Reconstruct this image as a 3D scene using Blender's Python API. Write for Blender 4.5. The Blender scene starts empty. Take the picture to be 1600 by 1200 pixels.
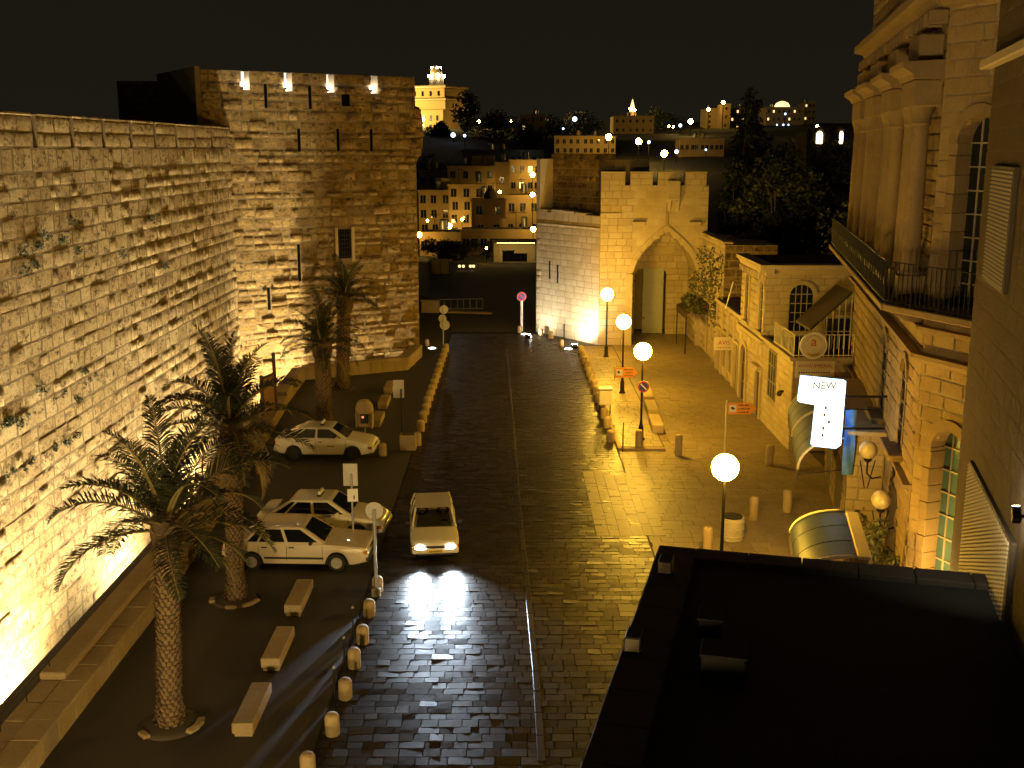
import bpy, bmesh, math, random
import numpy as np
from mathutils import Matrix, Vector
R = math.radians
random.seed(7); rng = np.random.default_rng(7)
S = bpy.context.scene
C = S.collection
# ------------------------------------------------------------------ camera
F, PITCH, HC = 1700.0, math.atan(369 / 1700.0), 13.4
SP, CP = math.sin(PITCH), math.cos(PITCH)
cam = bpy.data.cameras.new('camera'); camo = bpy.data.objects.new('camera', cam); C.objects.link(camo)
cam.sensor_width = 36; cam.lens = 36 * F / 1600; cam.clip_end = 3000; cam.clip_start = 0.1
camo.location = (0, 0, HC); camo.rotation_euler = (math.pi / 2 - PITCH, 0, 0)
S.camera = camo
# ------------------------------------------------------------------ night sky and exposure
w = bpy.data.worlds.new('World'); S.world = w; w.use_nodes = True
nt = w.node_tree; bg = nt.nodes['Background']
tc = nt.nodes.new('ShaderNodeTexCoord'); nz = nt.nodes.new('ShaderNodeTexNoise'); nz.inputs['Scale'].default_value = 3.0
rp = nt.nodes.new('ShaderNodeValToRGB')
rp.color_ramp.elements[0].position = .3; rp.color_ramp.elements[0].color = (.0072, .0064, .0048, 1)
rp.color_ramp.elements[1].position = .75; rp.color_ramp.elements[1].color = (.0092, .0078, .0056, 1)
nt.links.new(tc.outputs['Generated'], nz.inputs['Vector']); nt.links.new(nz.outputs['Fac'], rp.inputs['Fac'])
sx = nt.nodes.new('ShaderNodeSeparateXYZ'); nt.links.new(tc.outputs['Generated'], sx.inputs[0])
gl = nt.nodes.new('ShaderNodeMapRange'); gl.inputs[1].default_value = 0.0; gl.inputs[2].default_value = .35; gl.inputs[3].default_value = 1.0; gl.inputs[4].default_value = 0.0
nt.links.new(sx.outputs['Z'], gl.inputs[0])
mg = nt.nodes.new('ShaderNodeMix'); mg.data_type = 'RGBA'; mg.inputs[7].default_value = (.0115, .0092, .0058, 1)
nt.links.new(gl.outputs[0], mg.inputs[0]); nt.links.new(rp.outputs['Color'], mg.inputs[6])
nt.links.new(mg.outputs[2], bg.inputs['Color']); bg.inputs['Strength'].default_value = 1.0
S.view_settings.view_transform = 'Standard'; S.view_settings.look = 'None'
S.view_settings.exposure = 0.0; S.view_settings.gamma = 1.0; S.view_settings.use_curve_mapping = False
S.cycles.use_denoising = True; S.cycles.max_bounces = 5; S.cycles.diffuse_bounces = 3; S.cycles.glossy_bounces = 2
S.cycles.transmission_bounces = 3; S.cycles.sample_clamp_indirect = 3.0; S.cycles.caustics_reflective = False; S.cycles.caustics_refractive = False
S.cycles.use_light_tree = True
# ------------------------------------------------------------------ pixel -> place helpers (photo is 1600 x 1200)
def ray(x, y):
    u, v = (x - 800) / F, (y - 600) / F
    return Vector((u, CP - v * SP, -SP - v * CP))
CAMP = Vector((0, 0, HC))
def at_z(x, y, z=0.0):
    d = ray(x, y); return CAMP + d * ((z - HC) / d.z)
def at_y(x, y, Y):
    d = ray(x, y); return CAMP + d * (Y / d.y)
def proj(P):
    d = Vector(P) - CAMP
    zc = d.y * CP - d.z * SP
    if zc < .5: return None
    return (800 + F * d.x / zc, 600 - F * (d.y * SP + d.z * CP) / zc)
# ------------------------------------------------------------------ objects
MW = {}
def tag(o, label=None, cat=None, group=None, kind=None):
    if label: o['label'] = label
    if cat: o['category'] = cat
    if group: o['group'] = group
    if kind: o['kind'] = kind
    return o
def thing(name, label, cat, loc=(0, 0, 0), rz=0.0, group=None):
    o = bpy.data.objects.new(name, None); C.objects.link(o); o.empty_display_size = .2
    o.location = loc; o.rotation_euler = (0, 0, rz)
    MW[o] = Matrix.Translation(Vector(loc)) @ Matrix.Rotation(rz, 4, 'Z')
    return tag(o, label, cat, group)
def hit(px, py, t, y=0.0):
    """where the ray through a photo pixel meets the thing's local plane y = const -> local (x, z)"""
    M = MW[t].inverted(); o = M @ CAMP; d = M.to_3x3() @ ray(px, py)
    k = (y - o.y) / d.y; p = o + d * k
    return p.x, p.z
def copy_tree(o, loc=None, rz=None, label=None, parent=None):
    c = o.copy(); C.objects.link(c); c.parent = parent
    if loc is not None: c.location = loc
    if rz is not None: c.rotation_euler = (0, 0, rz)
    if label: c['label'] = label
    for ch in list(o.children):
        copy_tree(ch, parent=c)
    return c
class MB:
    def __init__(s): s.v = []; s.f = []
    def add(s, vs, fs, M=None):
        n = len(s.v)
        s.v += [tuple(M @ Vector(p)) if M is not None else tuple(p) for p in vs]
        s.f += [tuple(i + n for i in q) for q in fs]
        return s
    def box(s, x0, x1, y0, y1, z0, z1, M=None):
        return s.add([(x0, y0, z0), (x1, y0, z0), (x1, y1, z0), (x0, y1, z0), (x0, y0, z1), (x1, y0, z1), (x1, y1, z1), (x0, y1, z1)],
                     [(0, 3, 2, 1), (4, 5, 6, 7), (0, 1, 5, 4), (1, 2, 6, 5), (2, 3, 7, 6), (3, 0, 4, 7)], M)
    def bbox(s, x0, x1, y0, y1, z0, z1, k=.02, M=None, jit=0):
        bm = bmesh.new(); bmesh.ops.create_cube(bm, size=1)
        for v in bm.verts:
            v.co = Vector(((x0 + x1) / 2 + v.co.x * (x1 - x0), (y0 + y1) / 2 + v.co.y * (y1 - y0), (z0 + z1) / 2 + v.co.z * (z1 - z0)))
        bmesh.ops.bevel(bm, geom=bm.edges[:], offset=k, segments=1, affect='EDGES')
        bm.verts.index_update()
        if jit:
            for v in bm.verts: v.co += Vector([random.uniform(-jit, jit) for _ in range(3)])
        s.add([v.co[:] for v in bm.verts], [tuple(v.index for v in f.verts) for f in bm.faces], M); bm.free(); return s
    def prism(s, pts, a0, a1, axis='y', M=None):
        """pts: outline in the plane across axis ('y': x,z; 'x': y,z; 'z': x,y), extruded a0..a1"""
        n = len(pts)
        def P(p, a): return (p[0], a, p[1]) if axis == 'y' else (a, p[0], p[1]) if axis == 'x' else (p[0], p[1], a)
        vs = [P(p, a0) for p in pts] + [P(p, a1) for p in pts]
        fs = [tuple(range(n)), tuple(reversed(range(n, 2 * n)))] + [(i, i + n, (i + 1) % n + n, (i + 1) % n) for i in range(n)]
        return s.add(vs, fs, M)
    def tube(s, pts, r, n=8, cap=True, M=None):
        pts = [Vector(p) for p in pts]; rr = r if isinstance(r, (list, tuple)) else [r] * len(pts)
        vs, fs = [], []
        for i, p in enumerate(pts):
            d = (pts[min(i + 1, len(pts) - 1)] - pts[max(i - 1, 0)]).normalized()
            a = d.orthogonal().normalized() if i == 0 else (a - d * a.dot(d)).normalized()
            b = d.cross(a)
            for k in range(n):
                t = 2 * math.pi * k / n
                vs.append(p + (a * math.cos(t) + b * math.sin(t)) * rr[i])
        for i in range(len(pts) - 1):
            for k in range(n):
                k2 = (k + 1) % n
                fs.append((i * n + k, i * n + k2, (i + 1) * n + k2, (i + 1) * n + k))
        if cap: fs += [tuple(reversed(range(n))), tuple(range((len(pts) - 1) * n, len(pts) * n))]
        return s.add(vs, fs, M)
    def lathe(s, prof, n=16, at=(0, 0, 0), M=None, sy=1.0):
        vs, fs = [], []
        for r, z in prof:
            for k in range(n):
                t = 2 * math.pi * k / n
                vs.append((at[0] + r * math.cos(t), at[1] + r * sy * math.sin(t), at[2] + z))
        m = len(prof)
        for i in range(m - 1):
            for k in range(n):
                k2 = (k + 1) % n
                fs.append((i * n + k, i * n + k2, (i + 1) * n + k2, (i + 1) * n + k))
        fs += [tuple(reversed(range(n))), tuple(range((m - 1) * n, m * n))]
        return s.add(vs, fs, M)
    def ball(s, c, r, n=12, m=8, sz=1.0, M=None):
        prof = [(max(1e-4, r * math.sin(math.pi * i / m)), -r * sz * math.cos(math.pi * i / m)) for i in range(m + 1)]
        return s.lathe(prof, n, c, M)
    def quad(s, a, b, c, d, M=None): return s.add([a, b, c, d], [(0, 1, 2, 3)], M)
    def build(s, name, mat, parent=None, loc=None, smooth=False, rz=None):
        me = bpy.data.meshes.new(name); me.from_pydata(s.v, [], s.f); me.materials.append(mat)
        if smooth: me.shade_smooth() if smooth is True else me.set_sharp_from_angle(angle=R(smooth))
        if smooth and smooth is not True:
            me.polygons.foreach_set('use_smooth', [True] * len(me.polygons))
        me.update()
        o = bpy.data.objects.new(name, me); C.objects.link(o); o.parent = parent
        if loc is not None: o.location = loc
        if rz is not None: o.rotation_euler = (0, 0, rz)
        return o
def np_mesh(name, V, Q, mat, parent=None, kind=None, smooth=False):
    me = bpy.data.meshes.new(name); V = np.asarray(V, np.float32); Q = np.asarray(Q, np.int32); k = Q.shape[1]
    me.vertices.add(len(V)); me.vertices.foreach_set('co', V.ravel())
    me.loops.add(Q.size); me.loops.foreach_set('vertex_index', Q.ravel())
    me.polygons.add(len(Q)); me.polygons.foreach_set('loop_start', np.arange(0, Q.size, k, dtype=np.int32))
    me.update(calc_edges=True); me.materials.append(mat)
    me.polygons.foreach_set('use_smooth', [bool(smooth)] * len(Q))
    o = bpy.data.objects.new(name, me); C.objects.link(o); o.parent = parent
    if kind: o['kind'] = kind
    return o
# ------------------------------------------------------------------ materials
def newmat(name):
    m = bpy.data.materials.new(name); m.use_nodes = True
    return m, m.node_tree, m.node_tree.nodes['Principled BSDF']
def N(nt, t, **kw):
    n = nt.nodes.new(t)
    for k, v in kw.items():
        if k in n.inputs: n.inputs[k].default_value = v
        else: setattr(n, k, v)
    return n
def plain(name, col, rough=.6, var=.15, scale=6.0, bump=.0, metal=0.0, coat=0.0, spec=.5, bscale=None):
    m, nt, p = newmat(name); L = nt.links.new
    tcn = N(nt, 'ShaderNodeTexCoord')
    nz = N(nt, 'ShaderNodeTexNoise', Scale=scale, Detail=5.0)
    L(tcn.outputs['Object'], nz.inputs['Vector'])
    mx = N(nt, 'ShaderNodeMix', data_type='RGBA')
    mx.inputs[6].default_value = (*[c * (1 - var) for c in col], 1); mx.inputs[7].default_value = (*[min(1, c * (1 + var)) for c in col], 1)
    L(nz.outputs['Fac'], mx.inputs[0]); L(mx.outputs[2], p.inputs['Base Color'])
    mr = N(nt, 'ShaderNodeMapRange'); mr.inputs[3].default_value = max(0, rough - .08); mr.inputs[4].default_value = min(1, rough + .08)
    L(nz.outputs['Fac'], mr.inputs[0]); L(mr.outputs[0], p.inputs['Roughness'])
    p.inputs['Metallic'].default_value = metal; p.inputs['Coat Weight'].default_value = coat; p.inputs['Specular IOR Level'].default_value = spec
    if bump:
        n2 = N(nt, 'ShaderNodeTexNoise', Scale=bscale or scale * 5, Detail=6.0); L(tcn.outputs['Object'], n2.inputs['Vector'])
        b = N(nt, 'ShaderNodeBump', Strength=bump, Distance=.03); L(n2.outputs['Fac'], b.inputs['Height']); L(b.outputs['Normal'], p.inputs['Normal'])
    return m
def emit(name, col, strength):
    m, nt, p = newmat(name)
    p.inputs['Base Color'].default_value = (.8, .8, .8, 1)
    p.inputs['Emission Color'].default_value = (*col, 1); p.inputs['Emission Strength'].default_value = strength
    return m
def stone(name, c1, c2, c3, rough=.85, bump=.6, pits=.5, spec=.3, stain=.5, fine=14.0, holes=0.0, bdist=.08):
    """c1..c2 from stone to stone, c3 = dirt and old mortar stains"""
    m, nt, p = newmat(name); L = nt.links.new
    g = N(nt, 'ShaderNodeNewGeometry'); oi = N(nt, 'ShaderNodeObjectInfo')
    ad = N(nt, 'ShaderNodeMath', operation='ADD'); L(g.outputs['Random Per Island'], ad.inputs[0]); L(oi.outputs['Random'], ad.inputs[1])
    fr = N(nt, 'ShaderNodeMath', operation='FRACT'); L(ad.outputs[0], fr.inputs[0])
    mx = N(nt, 'ShaderNodeMix', data_type='RGBA'); mx.inputs[6].default_value = (*c1, 1); mx.inputs[7].default_value = (*c2, 1)
    L(fr.outputs[0], mx.inputs[0])
    n1 = N(nt, 'ShaderNodeTexNoise', Scale=.9, Detail=6.0, Roughness=.65); L(g.outputs['Position'], n1.inputs['Vector'])
    r1 = N(nt, 'ShaderNodeMapRange'); r1.inputs[1].default_value = .42; r1.inputs[2].default_value = .72; r1.inputs[4].default_value = stain
    L(n1.outputs['Fac'], r1.inputs[0])
    m2 = N(nt, 'ShaderNodeMix', data_type='RGBA'); L(r1.outputs[0], m2.inputs[0]); L(mx.outputs[2], m2.inputs[6]); m2.inputs[7].default_value = (*c3, 1)
    n2 = N(nt, 'ShaderNodeTexNoise', Scale=fine, Detail=5.0, Roughness=.7); L(g.outputs['Position'], n2.inputs['Vector'])
    r2 = N(nt, 'ShaderNodeMapRange'); r2.inputs[1].default_value = .52; r2.inputs[2].default_value = .68; r2.inputs[4].default_value = pits
    L(n2.outputs['Fac'], r2.inputs[0])
    m3 = N(nt, 'ShaderNodeMix', data_type='RGBA'); L(r2.outputs[0], m3.inputs[0]); L(m2.outputs[2], m3.inputs[6]); m3.inputs[7].default_value = (*[c * .45 for c in c3], 1)
    last = m3
    if holes:      # brown weathered patches with shade above jutting stones painted in, drawn out along courses
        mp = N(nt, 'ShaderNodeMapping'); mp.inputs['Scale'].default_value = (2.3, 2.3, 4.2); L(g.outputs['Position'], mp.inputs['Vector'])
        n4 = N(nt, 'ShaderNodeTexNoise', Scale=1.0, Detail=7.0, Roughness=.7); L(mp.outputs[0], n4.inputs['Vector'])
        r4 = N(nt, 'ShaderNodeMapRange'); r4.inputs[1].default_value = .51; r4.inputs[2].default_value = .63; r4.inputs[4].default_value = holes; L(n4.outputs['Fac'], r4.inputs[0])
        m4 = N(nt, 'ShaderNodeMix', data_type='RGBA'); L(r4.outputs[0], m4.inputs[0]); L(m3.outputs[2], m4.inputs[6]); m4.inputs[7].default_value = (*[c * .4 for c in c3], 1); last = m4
    L(last.outputs[2], p.inputs['Base Color'])
    mr = N(nt, 'ShaderNodeMapRange'); mr.inputs[3].default_value = max(.05, rough - .12); mr.inputs[4].default_value = min(1, rough + .12)
    L(n2.outputs['Fac'], mr.inputs[0]); L(mr.outputs[0], p.inputs['Roughness'])
    p.inputs['Specular IOR Level'].default_value = spec
    n3 = N(nt, 'ShaderNodeTexNoise', Scale=fine * .6, Detail=8.0, Roughness=.75); L(g.outputs['Position'], n3.inputs['Vector'])
    b = N(nt, 'ShaderNodeBump', Strength=bump, Distance=bdist); L(n3.outputs['Fac'], b.inputs['Height']); L(b.outputs['Normal'], p.inputs['Normal'])
    return m
M = {}
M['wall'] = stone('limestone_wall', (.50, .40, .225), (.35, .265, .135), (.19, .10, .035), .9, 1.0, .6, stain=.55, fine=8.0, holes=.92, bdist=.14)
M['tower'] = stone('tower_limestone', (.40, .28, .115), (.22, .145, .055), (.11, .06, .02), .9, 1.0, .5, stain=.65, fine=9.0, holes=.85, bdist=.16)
M['gate'] = stone('gate_ashlar', (.50, .42, .28), (.42, .34, .21), (.27, .20, .11), .85, .4, .25, stain=.4)
M['ashlar'] = stone('house_ashlar', (.48, .40, .25), (.40, .32, .19), (.25, .18, .10), .85, .35, .25, stain=.35)
M['hotel'] = stone('hotel_ashlar', (.33, .24, .115), (.26, .185, .085), (.13, .085, .035), .85, .45, .35, stain=.6)
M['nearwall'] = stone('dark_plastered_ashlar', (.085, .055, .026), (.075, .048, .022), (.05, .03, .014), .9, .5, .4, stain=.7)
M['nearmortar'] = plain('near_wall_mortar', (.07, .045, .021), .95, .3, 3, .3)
M['trim'] = stone('dressed_stone', (.46, .38, .24), (.42, .34, .21), (.26, .19, .11), .8, .25, .2, stain=.35)
M['hoteltrim'] = stone('hotel_dressed_stone', (.26, .185, .09), (.22, .155, .075), (.13, .088, .04), .8, .3, .25, stain=.45)
M['mortar'] = plain('old_mortar', (.17, .125, .065), .95, .4, 3, .5)
M['sett'] = stone('polished_setts', (.052, .042, .031), (.026, .021, .016), (.016, .012, .009), .36, .6, .3, .10, .6, 16.0, bdist=.006)
M['plaza'] = stone('plaza_slabs', (.27, .21, .125), (.22, .17, .10), (.15, .11, .06), .5, .5, .2, .3, .45, 14.0, bdist=.005)
M['lime'] = plain('lime_mortar', (.30, .235, .135), .95, .3, 3, .3)
M['plazabed'] = plain('plaza_joint', (.08, .06, .034), .9, .3, 3, .2)
M['bedding'] = plain('joint_sand', (.016, .012, .008), .8, .3, 5, .3)
M['asphalt'] = plain('worn_asphalt', (.045, .038, .030), .7, .35, 1.4, .35, bscale=60)
M['earth'] = plain('dry_earth', (.055, .043, .028), .95, .4, .35, .4)
M['moat'] = plain('moat_floor', (.16, .13, .08), .95, .4, 1.2, .6)
M['kerb'] = stone('kerb_stone', (.40, .31, .18), (.33, .25, .13), (.20, .14, .07), .8, .3, .3)
M['bollard'] = stone('bollard_stone', (.44, .34, .18), (.36, .27, .13), (.22, .15, .07), .75, .3, .3)
M['iron'] = plain('dark_iron', (.02, .018, .016), .5, .3, 20, .1, .6)
M['steel'] = plain('galvanised_steel', (.42, .42, .40), .45, .15, 15, 0, .7)
M['signback'] = plain('sign_back_aluminium', (.50, .47, .40), .55, .1, 8, 0, .3)
M['white'] = plain('white_paint', (.78, .76, .72), .5, .06, 6)
M['red'] = plain('red_paint', (.55, .03, .03), .5, .06, 6)
M['blue'] = plain('blue_paint', (.03, .05, .28), .5, .06, 6)
M['orange'] = plain('orange_sign_paint', (.85, .33, .03), .5, .06, 6)
M['ink'] = plain('dark_lettering', (.06, .02, .01), .6, .1, 6)
M['redink'] = plain('red_lettering', (.45, .05, .02), .6, .1, 6)
M['bark'] = plain('palm_bark', (.24, .165, .085), .95, .4, 9, .5)
M['barkcore'] = plain('palm_bark_core', (.09, .06, .03), .95, .4, 9, .5)
M['frond'] = plain('palm_leaf', (.032, .038, .014), .55, .35, 5)
M['deadfrond'] = plain('dry_palm_leaf', (.20, .13, .05), .8, .3, 5)
M['rachis'] = plain('palm_rib', (.22, .17, .06), .6, .25, 5)
M['leaf'] = plain('tree_leaves', (.030, .036, .012), .6, .4, 1.2)
M['ivy'] = plain('ivy_leaves', (.07, .075, .025), .6, .4, 2)
M['twig'] = plain('pale_bark', (.17, .14, .10), .9, .3, 6, .3)
M['glass'] = plain('dark_window_glass', (.012, .015, .018), .08, .2, 2, spec=.6)
M['tealglass'] = plain('teal_window_glass', (.05, .10, .10), .12, .2, 2, spec=.6)
M['carglass'] = plain('car_glass', (.008, .009, .010), .05, .1, 2, spec=.7)
M['frame'] = plain('window_frame', (.30, .26, .18), .6, .15, 8)
M['darkwood'] = plain('dark_wood', (.05, .035, .02), .7, .3, 12, .2)
M['doorgrey'] = plain('grey_green_door', (.36, .37, .30), .6, .12, 3, .1)
M['roof'] = plain('bitumen_roof', (.018, .016, .013), .95, .4, 2, .4)
M['roofedge'] = plain('roof_edge_stone', (.06, .05, .035), .9, .4, 3, .4)
M['tyre'] = plain('tyre_rubber', (.012, .012, .012), .8, .2, 20)
M['rim'] = plain('wheel_rim', (.40, .38, .34), .4, .15, 10, 0, .6)
M['taxi'] = plain('white_car_paint', (.72, .67, .55), .32, .04, 3, coat=.7)
M['sedan'] = plain('beige_car_paint', (.62, .53, .38), .32, .05, 3, coat=.7)
M['hatch'] = plain('cream_car_paint', (.68, .62, .46), .32, .05, 3, coat=.7)
M['black'] = plain('black_plastic', (.012, .012, .012), .6, .2, 10)
M['chrome'] = plain('chrome', (.6, .6, .58), .18, .05, 5, 0, 1.0)
M['lens'] = plain('lamp_lens', (.75, .75, .72), .12, .05, 5, coat=.6)
M['redlens'] = plain('red_lens', (.30, .01, .01), .2, .1, 5, coat=.5)
M['amber'] = plain('amber_lens', (.50, .16, .02), .25, .1, 5, coat=.5)
M['plate'] = plain('yellow_number_plate', (.70, .50, .04), .5, .05, 5)
M['awning'] = plain('blue_grey_awning', (.06, .10, .19), .7, .2, 4)
M['awningdark'] = plain('dark_glossy_awning', (.014, .02, .035), .5, .2, 4, spec=.25)
M['awntrim'] = plain('cream_trim', (.62, .56, .40), .6, .1, 5)
M['skin'] = plain('skin', (.35, .2, .12), .6, .1, 5)
M['cloth'] = plain('pale_shirt', (.30, .26, .20), .9, .2, 8)
M['opal'] = plain('unlit_opal_glass', (.50, .42, .26), .35, .08, 4)
M['house'] = plain('far_house_stone', (.36, .26, .11), .9, .25, .9, .3)
M['houseroof'] = plain('far_flat_roof', (.05, .04, .03), .95, .3, 1)
M['shutter'] = plain('perforated_shutter', (.50, .42, .26), .6, .15, 10)
M['concrete'] = stone('cast_concrete', (.42, .37, .26), (.38, .33, .22), (.26, .21, .13), .8, .2, .2)
M['void'] = plain('black_void', (.003, .003, .003), .95, .1, 2, spec=.05)  # flat plates painted near black for the shade inside slits and openings
M['outer'] = plain('outer_asphalt', (.10, .08, .05), .75, .35, .6, .35, bscale=40)  # paler copy of the asphalt, lamplight on the outer road put in its colour
M['hill'] = plain('dark_hillside', (.022, .022, .014), .95, .5, .05)
GOLD = (1.0, .52, .10)
M['globe'] = emit('lit_globe', (1.0, .555, .05), 330.0)
M['squarelamp'] = emit('bright_globe', (1.0, .68, .26), 1500.0)
M['farlamp'] = emit('far_sodium_lamp', (1.0, .58, .12), 150.0)
M['coldlamp'] = emit('far_cold_lamp', (.45, .62, 1.0), 5.0)
M['headlamp'] = emit('lit_headlamp', (.85, .92, 1.0), 130.0)
M['signlit'] = emit('lit_sign_face', (.72, .92, 1.0), 1.5)
M['signedge'] = emit('lit_sign_edge', (.30, .62, 1.0), 5.0)
M['ground_lamp'] = emit('lit_ground_lamp', (.95, .97, 1.0), 14.0)
M['bulb'] = emit('lit_bulb', (1.0, .93, .85), 160.0)
M['winlit'] = emit('lit_window', (1.0, .72, .3), 1.6)
M['redlit'] = emit('red_lamp', (1.0, .15, .08), 1.5)
# ------------------------------------------------------------------ stones
STV = []   # unit stone variants: 4x3 front grid + rim on the joint plane
def _variants():
    for k in range(14):
        vs = []
        us = [0, .3 + random.uniform(-.06, .06), .68 + random.uniform(-.06, .06), 1]; vs_ = [0, .5 + random.uniform(-.1, .1), 1]
        for j in range(3):
            for i in range(4):
                edge = i in (0, 3) or j in (0, 2)
                u, v = us[i], vs_[j]
                if i == 0: u += .03 + random.uniform(0, .05)
                if i == 3: u -= .03 + random.uniform(0, .05)
                if j == 0: v += .04 + random.uniform(0, .07)
                if j == 2: v -= .04 + random.uniform(0, .07)
                vs.append((u, random.uniform(.62, .95) if edge else random.uniform(.8, 1.2), v))
        ring = [0, 1, 2, 3, 7, 11, 10, 9, 8, 4]
        for r in ring:
            u, b, v = vs[r]
            vs.append((min(1, max(0, u + (-.02 if u < .2 else .02 if u > .8 else 0))), -.3, min(1, max(0, v + (-.03 if v < .25 else .03 if v > .75 else 0)))))
        fs = []
        for j in range(2):
            for i in range(3):
                a = j * 4 + i; fs.append((a, a + 1, a + 5, a + 4))
        for q in range(10):
            q2 = (q + 1) % 10; fs.append((ring[q], 12 + q, 12 + q2, ring[q2]))
        STV.append((np.array(vs), np.array(fs)))
_variants()
NR = len(STV)
for _k in range(14):      # worn flat pieces for paving: thin joint, hardly any edge
    V_, Q_ = STV[_k]; V_ = V_.copy(); F_ = V_[:12]
    F_[:, 0] = np.where(F_[:, 0] < .2, .003, np.where(F_[:, 0] > .8, .997, F_[:, 0])); F_[:, 2] = np.where(F_[:, 2] < .3, .004, np.where(F_[:, 2] > .7, .996, F_[:, 2]))
    ta_, tb_ = rng.uniform(-.75, .75, 2); F_[:, 1] = 1.0 + ta_ * (F_[:, 0] - .5) + tb_ * (F_[:, 2] - .5) + rng.uniform(-.05, .05, 12); V_[12:, 0] = np.where(V_[12:, 0] < .2, 0, np.where(V_[12:, 0] > .8, 1, V_[12:, 0])); V_[12:, 2] = np.where(V_[12:, 2] < .3, 0, np.where(V_[12:, 2] > .7, 1, V_[12:, 2]))
    STV.append((V_, Q_))
_stone_mesh = {}
def stone_mesh(k, mat, name):
    key = (k, mat.name, name)
    if key not in _stone_mesh:
        V, Q = STV[k]; me = bpy.data.meshes.new(name); me.from_pydata(V.tolist(), [], Q.tolist()); me.materials.append(mat); me.polygons.foreach_set('use_smooth', [k < NR] * len(Q))
        _stone_mesh[key] = me
    return _stone_mesh[key]
def lay(parent, o, u, n, v, rects, mat, bulge, name='stone', pick=300, minpx=10, rough=0.0):
    """rects (u0,u1,v0,v1): the pieces that show largest become objects, the rest one joined part"""
    o, u, n, v = Vector(o), Vector(u), Vector(n), Vector(v)
    PM = MW.get(parent, Matrix.Identity(4)); sc = []
    for i, (a, b, c, d) in enumerate(rects):
        q = [proj(PM @ (o + u * x + v * y)) for x, y in ((a, c), (b, c), (b, d), (a, d))]
        if any(p is None for p in q): sc.append(0); continue
        cx, cy = sum(p[0] for p in q) / 4, sum(p[1] for p in q) / 4
        if not (0 <= cx <= 1600 and 0 <= cy <= 1200): sc.append(0); continue
        A = abs(sum(q[k][0] * q[(k + 1) % 4][1] - q[(k + 1) % 4][0] * q[k][1] for k in range(4))) / 2
        W_ = max(p[0] for p in q) - min(p[0] for p in q); H_ = max(p[1] for p in q) - min(p[1] for p in q)
        sc.append(A if max(W_, H_) >= minpx and min(W_, H_) >= 4 else 0)
    order = sorted(range(len(rects)), key=lambda i: -sc[i])
    ind = {i for i in order[:pick] if sc[i] > 0}
    jv, jq, base = [], [], 0
    for i, (a, b, c, d) in enumerate(rects):
        k = random.randrange(NR) if abs(n.z) < .5 else NR + random.randrange(len(STV) - NR); bl = bulge * (random.uniform(.6, 1.3) if random.random() > rough else random.uniform(.05, .4) if random.random() < .55 else random.uniform(2.5, 6.0))
        if i in ind:
            ob = bpy.data.objects.new(name, stone_mesh(k, mat, name)); C.objects.link(ob); ob.parent = parent
            m = Matrix.Identity(4)
            m.col[0][:3] = u * (b - a); m.col[1][:3] = n * bl; m.col[2][:3] = v * (d - c); m.col[3][:3] = o + u * a + v * c
            ob.matrix_basis = m
        else:
            V, Q = STV[k]
            jv.append(np.array(o)[None] + np.outer(a + V[:, 0] * (b - a), u) + np.outer(V[:, 1] * bl, n) + np.outer(c + V[:, 2] * (d - c), v))
            jq.append(Q + base); base += len(V)
    if jv:
        np_mesh(name + 'work', np.concatenate(jv), np.concatenate(jq), mat, parent, 'stuff', abs(n.z) < .5)
def courses(W_, z0, z1, ch, ln, holes=None, joint=.025, chv=.15):
    """rectangles of coursed masonry; holes(za, zb) -> list of (u0,u1) left open in that course"""
    out = []; z = z0
    while z < z1 - .05:
        h = ch * random.uniform(1 - chv, 1 + chv); zt = min(z1, z + h)
        if z1 - zt < ch * .4: zt = z1
        gaps = sorted(holes(z, zt)) if holes else []
        segs, x = [], 0.0
        for a, b in gaps:
            if a > x: segs.append((x, min(a, W_)))
            x = max(x, b)
        if x < W_: segs.append((x, W_))
        for a, b in segs:
            x = a - (random.uniform(0, ln[0]) if a == 0 else 0)
            while x < b - .02:
                l = random.uniform(*ln); e = x + l
                if b - e < ln[0] * .6: e = b
                xa, xb = max(x, a), min(e, b)
                if xb - xa > .08: out.append((xa + joint / 2, xb - joint / 2, z + joint / 2, zt - joint / 2))
                x = e
        z = zt
    return out
def arch_hole(cx, hw, zb, zs, rise, pointed=False):
    def f(za, zt):
        zm = (za + zt) / 2
        if zt <= zb or za >= zs + rise: return []
        if zm <= zs: k = hw
        else:
            q = min(1, max(0, (zm - zs) / rise)); k = hw * (1 - q ** 1.7) if pointed else hw * math.sqrt(max(0, 1 - q * q))
        return [(cx - k, cx + k)] if k > .03 else []
    return f
def rect_hole(a, b, z0, z1):
    return lambda za, zt: [(a, b)] if (zt > z0 + .02 and za < z1 - .02) else []
def union(*fs): return lambda za, zt: [g for f in fs for g in f(za, zt)]
def arch_outline(cx, hw, zb, zs, rise, n=12, pointed=False):
    pts = [(cx - hw, zb)]
    for i in range(n + 1):
        if pointed:
            q = abs(1 - 2 * i / n); z = zs + rise * (1 - q) ** (1 / 1.7) if q < 1 else zs; x = cx + hw * (2 * i / n - 1)
        else:
            t = math.pi * (1 - i / n); x = cx + hw * math.cos(t); z = zs + rise * math.sin(t)
        pts.append((x, z))
    return pts + [(cx + hw, zb)]
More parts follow.
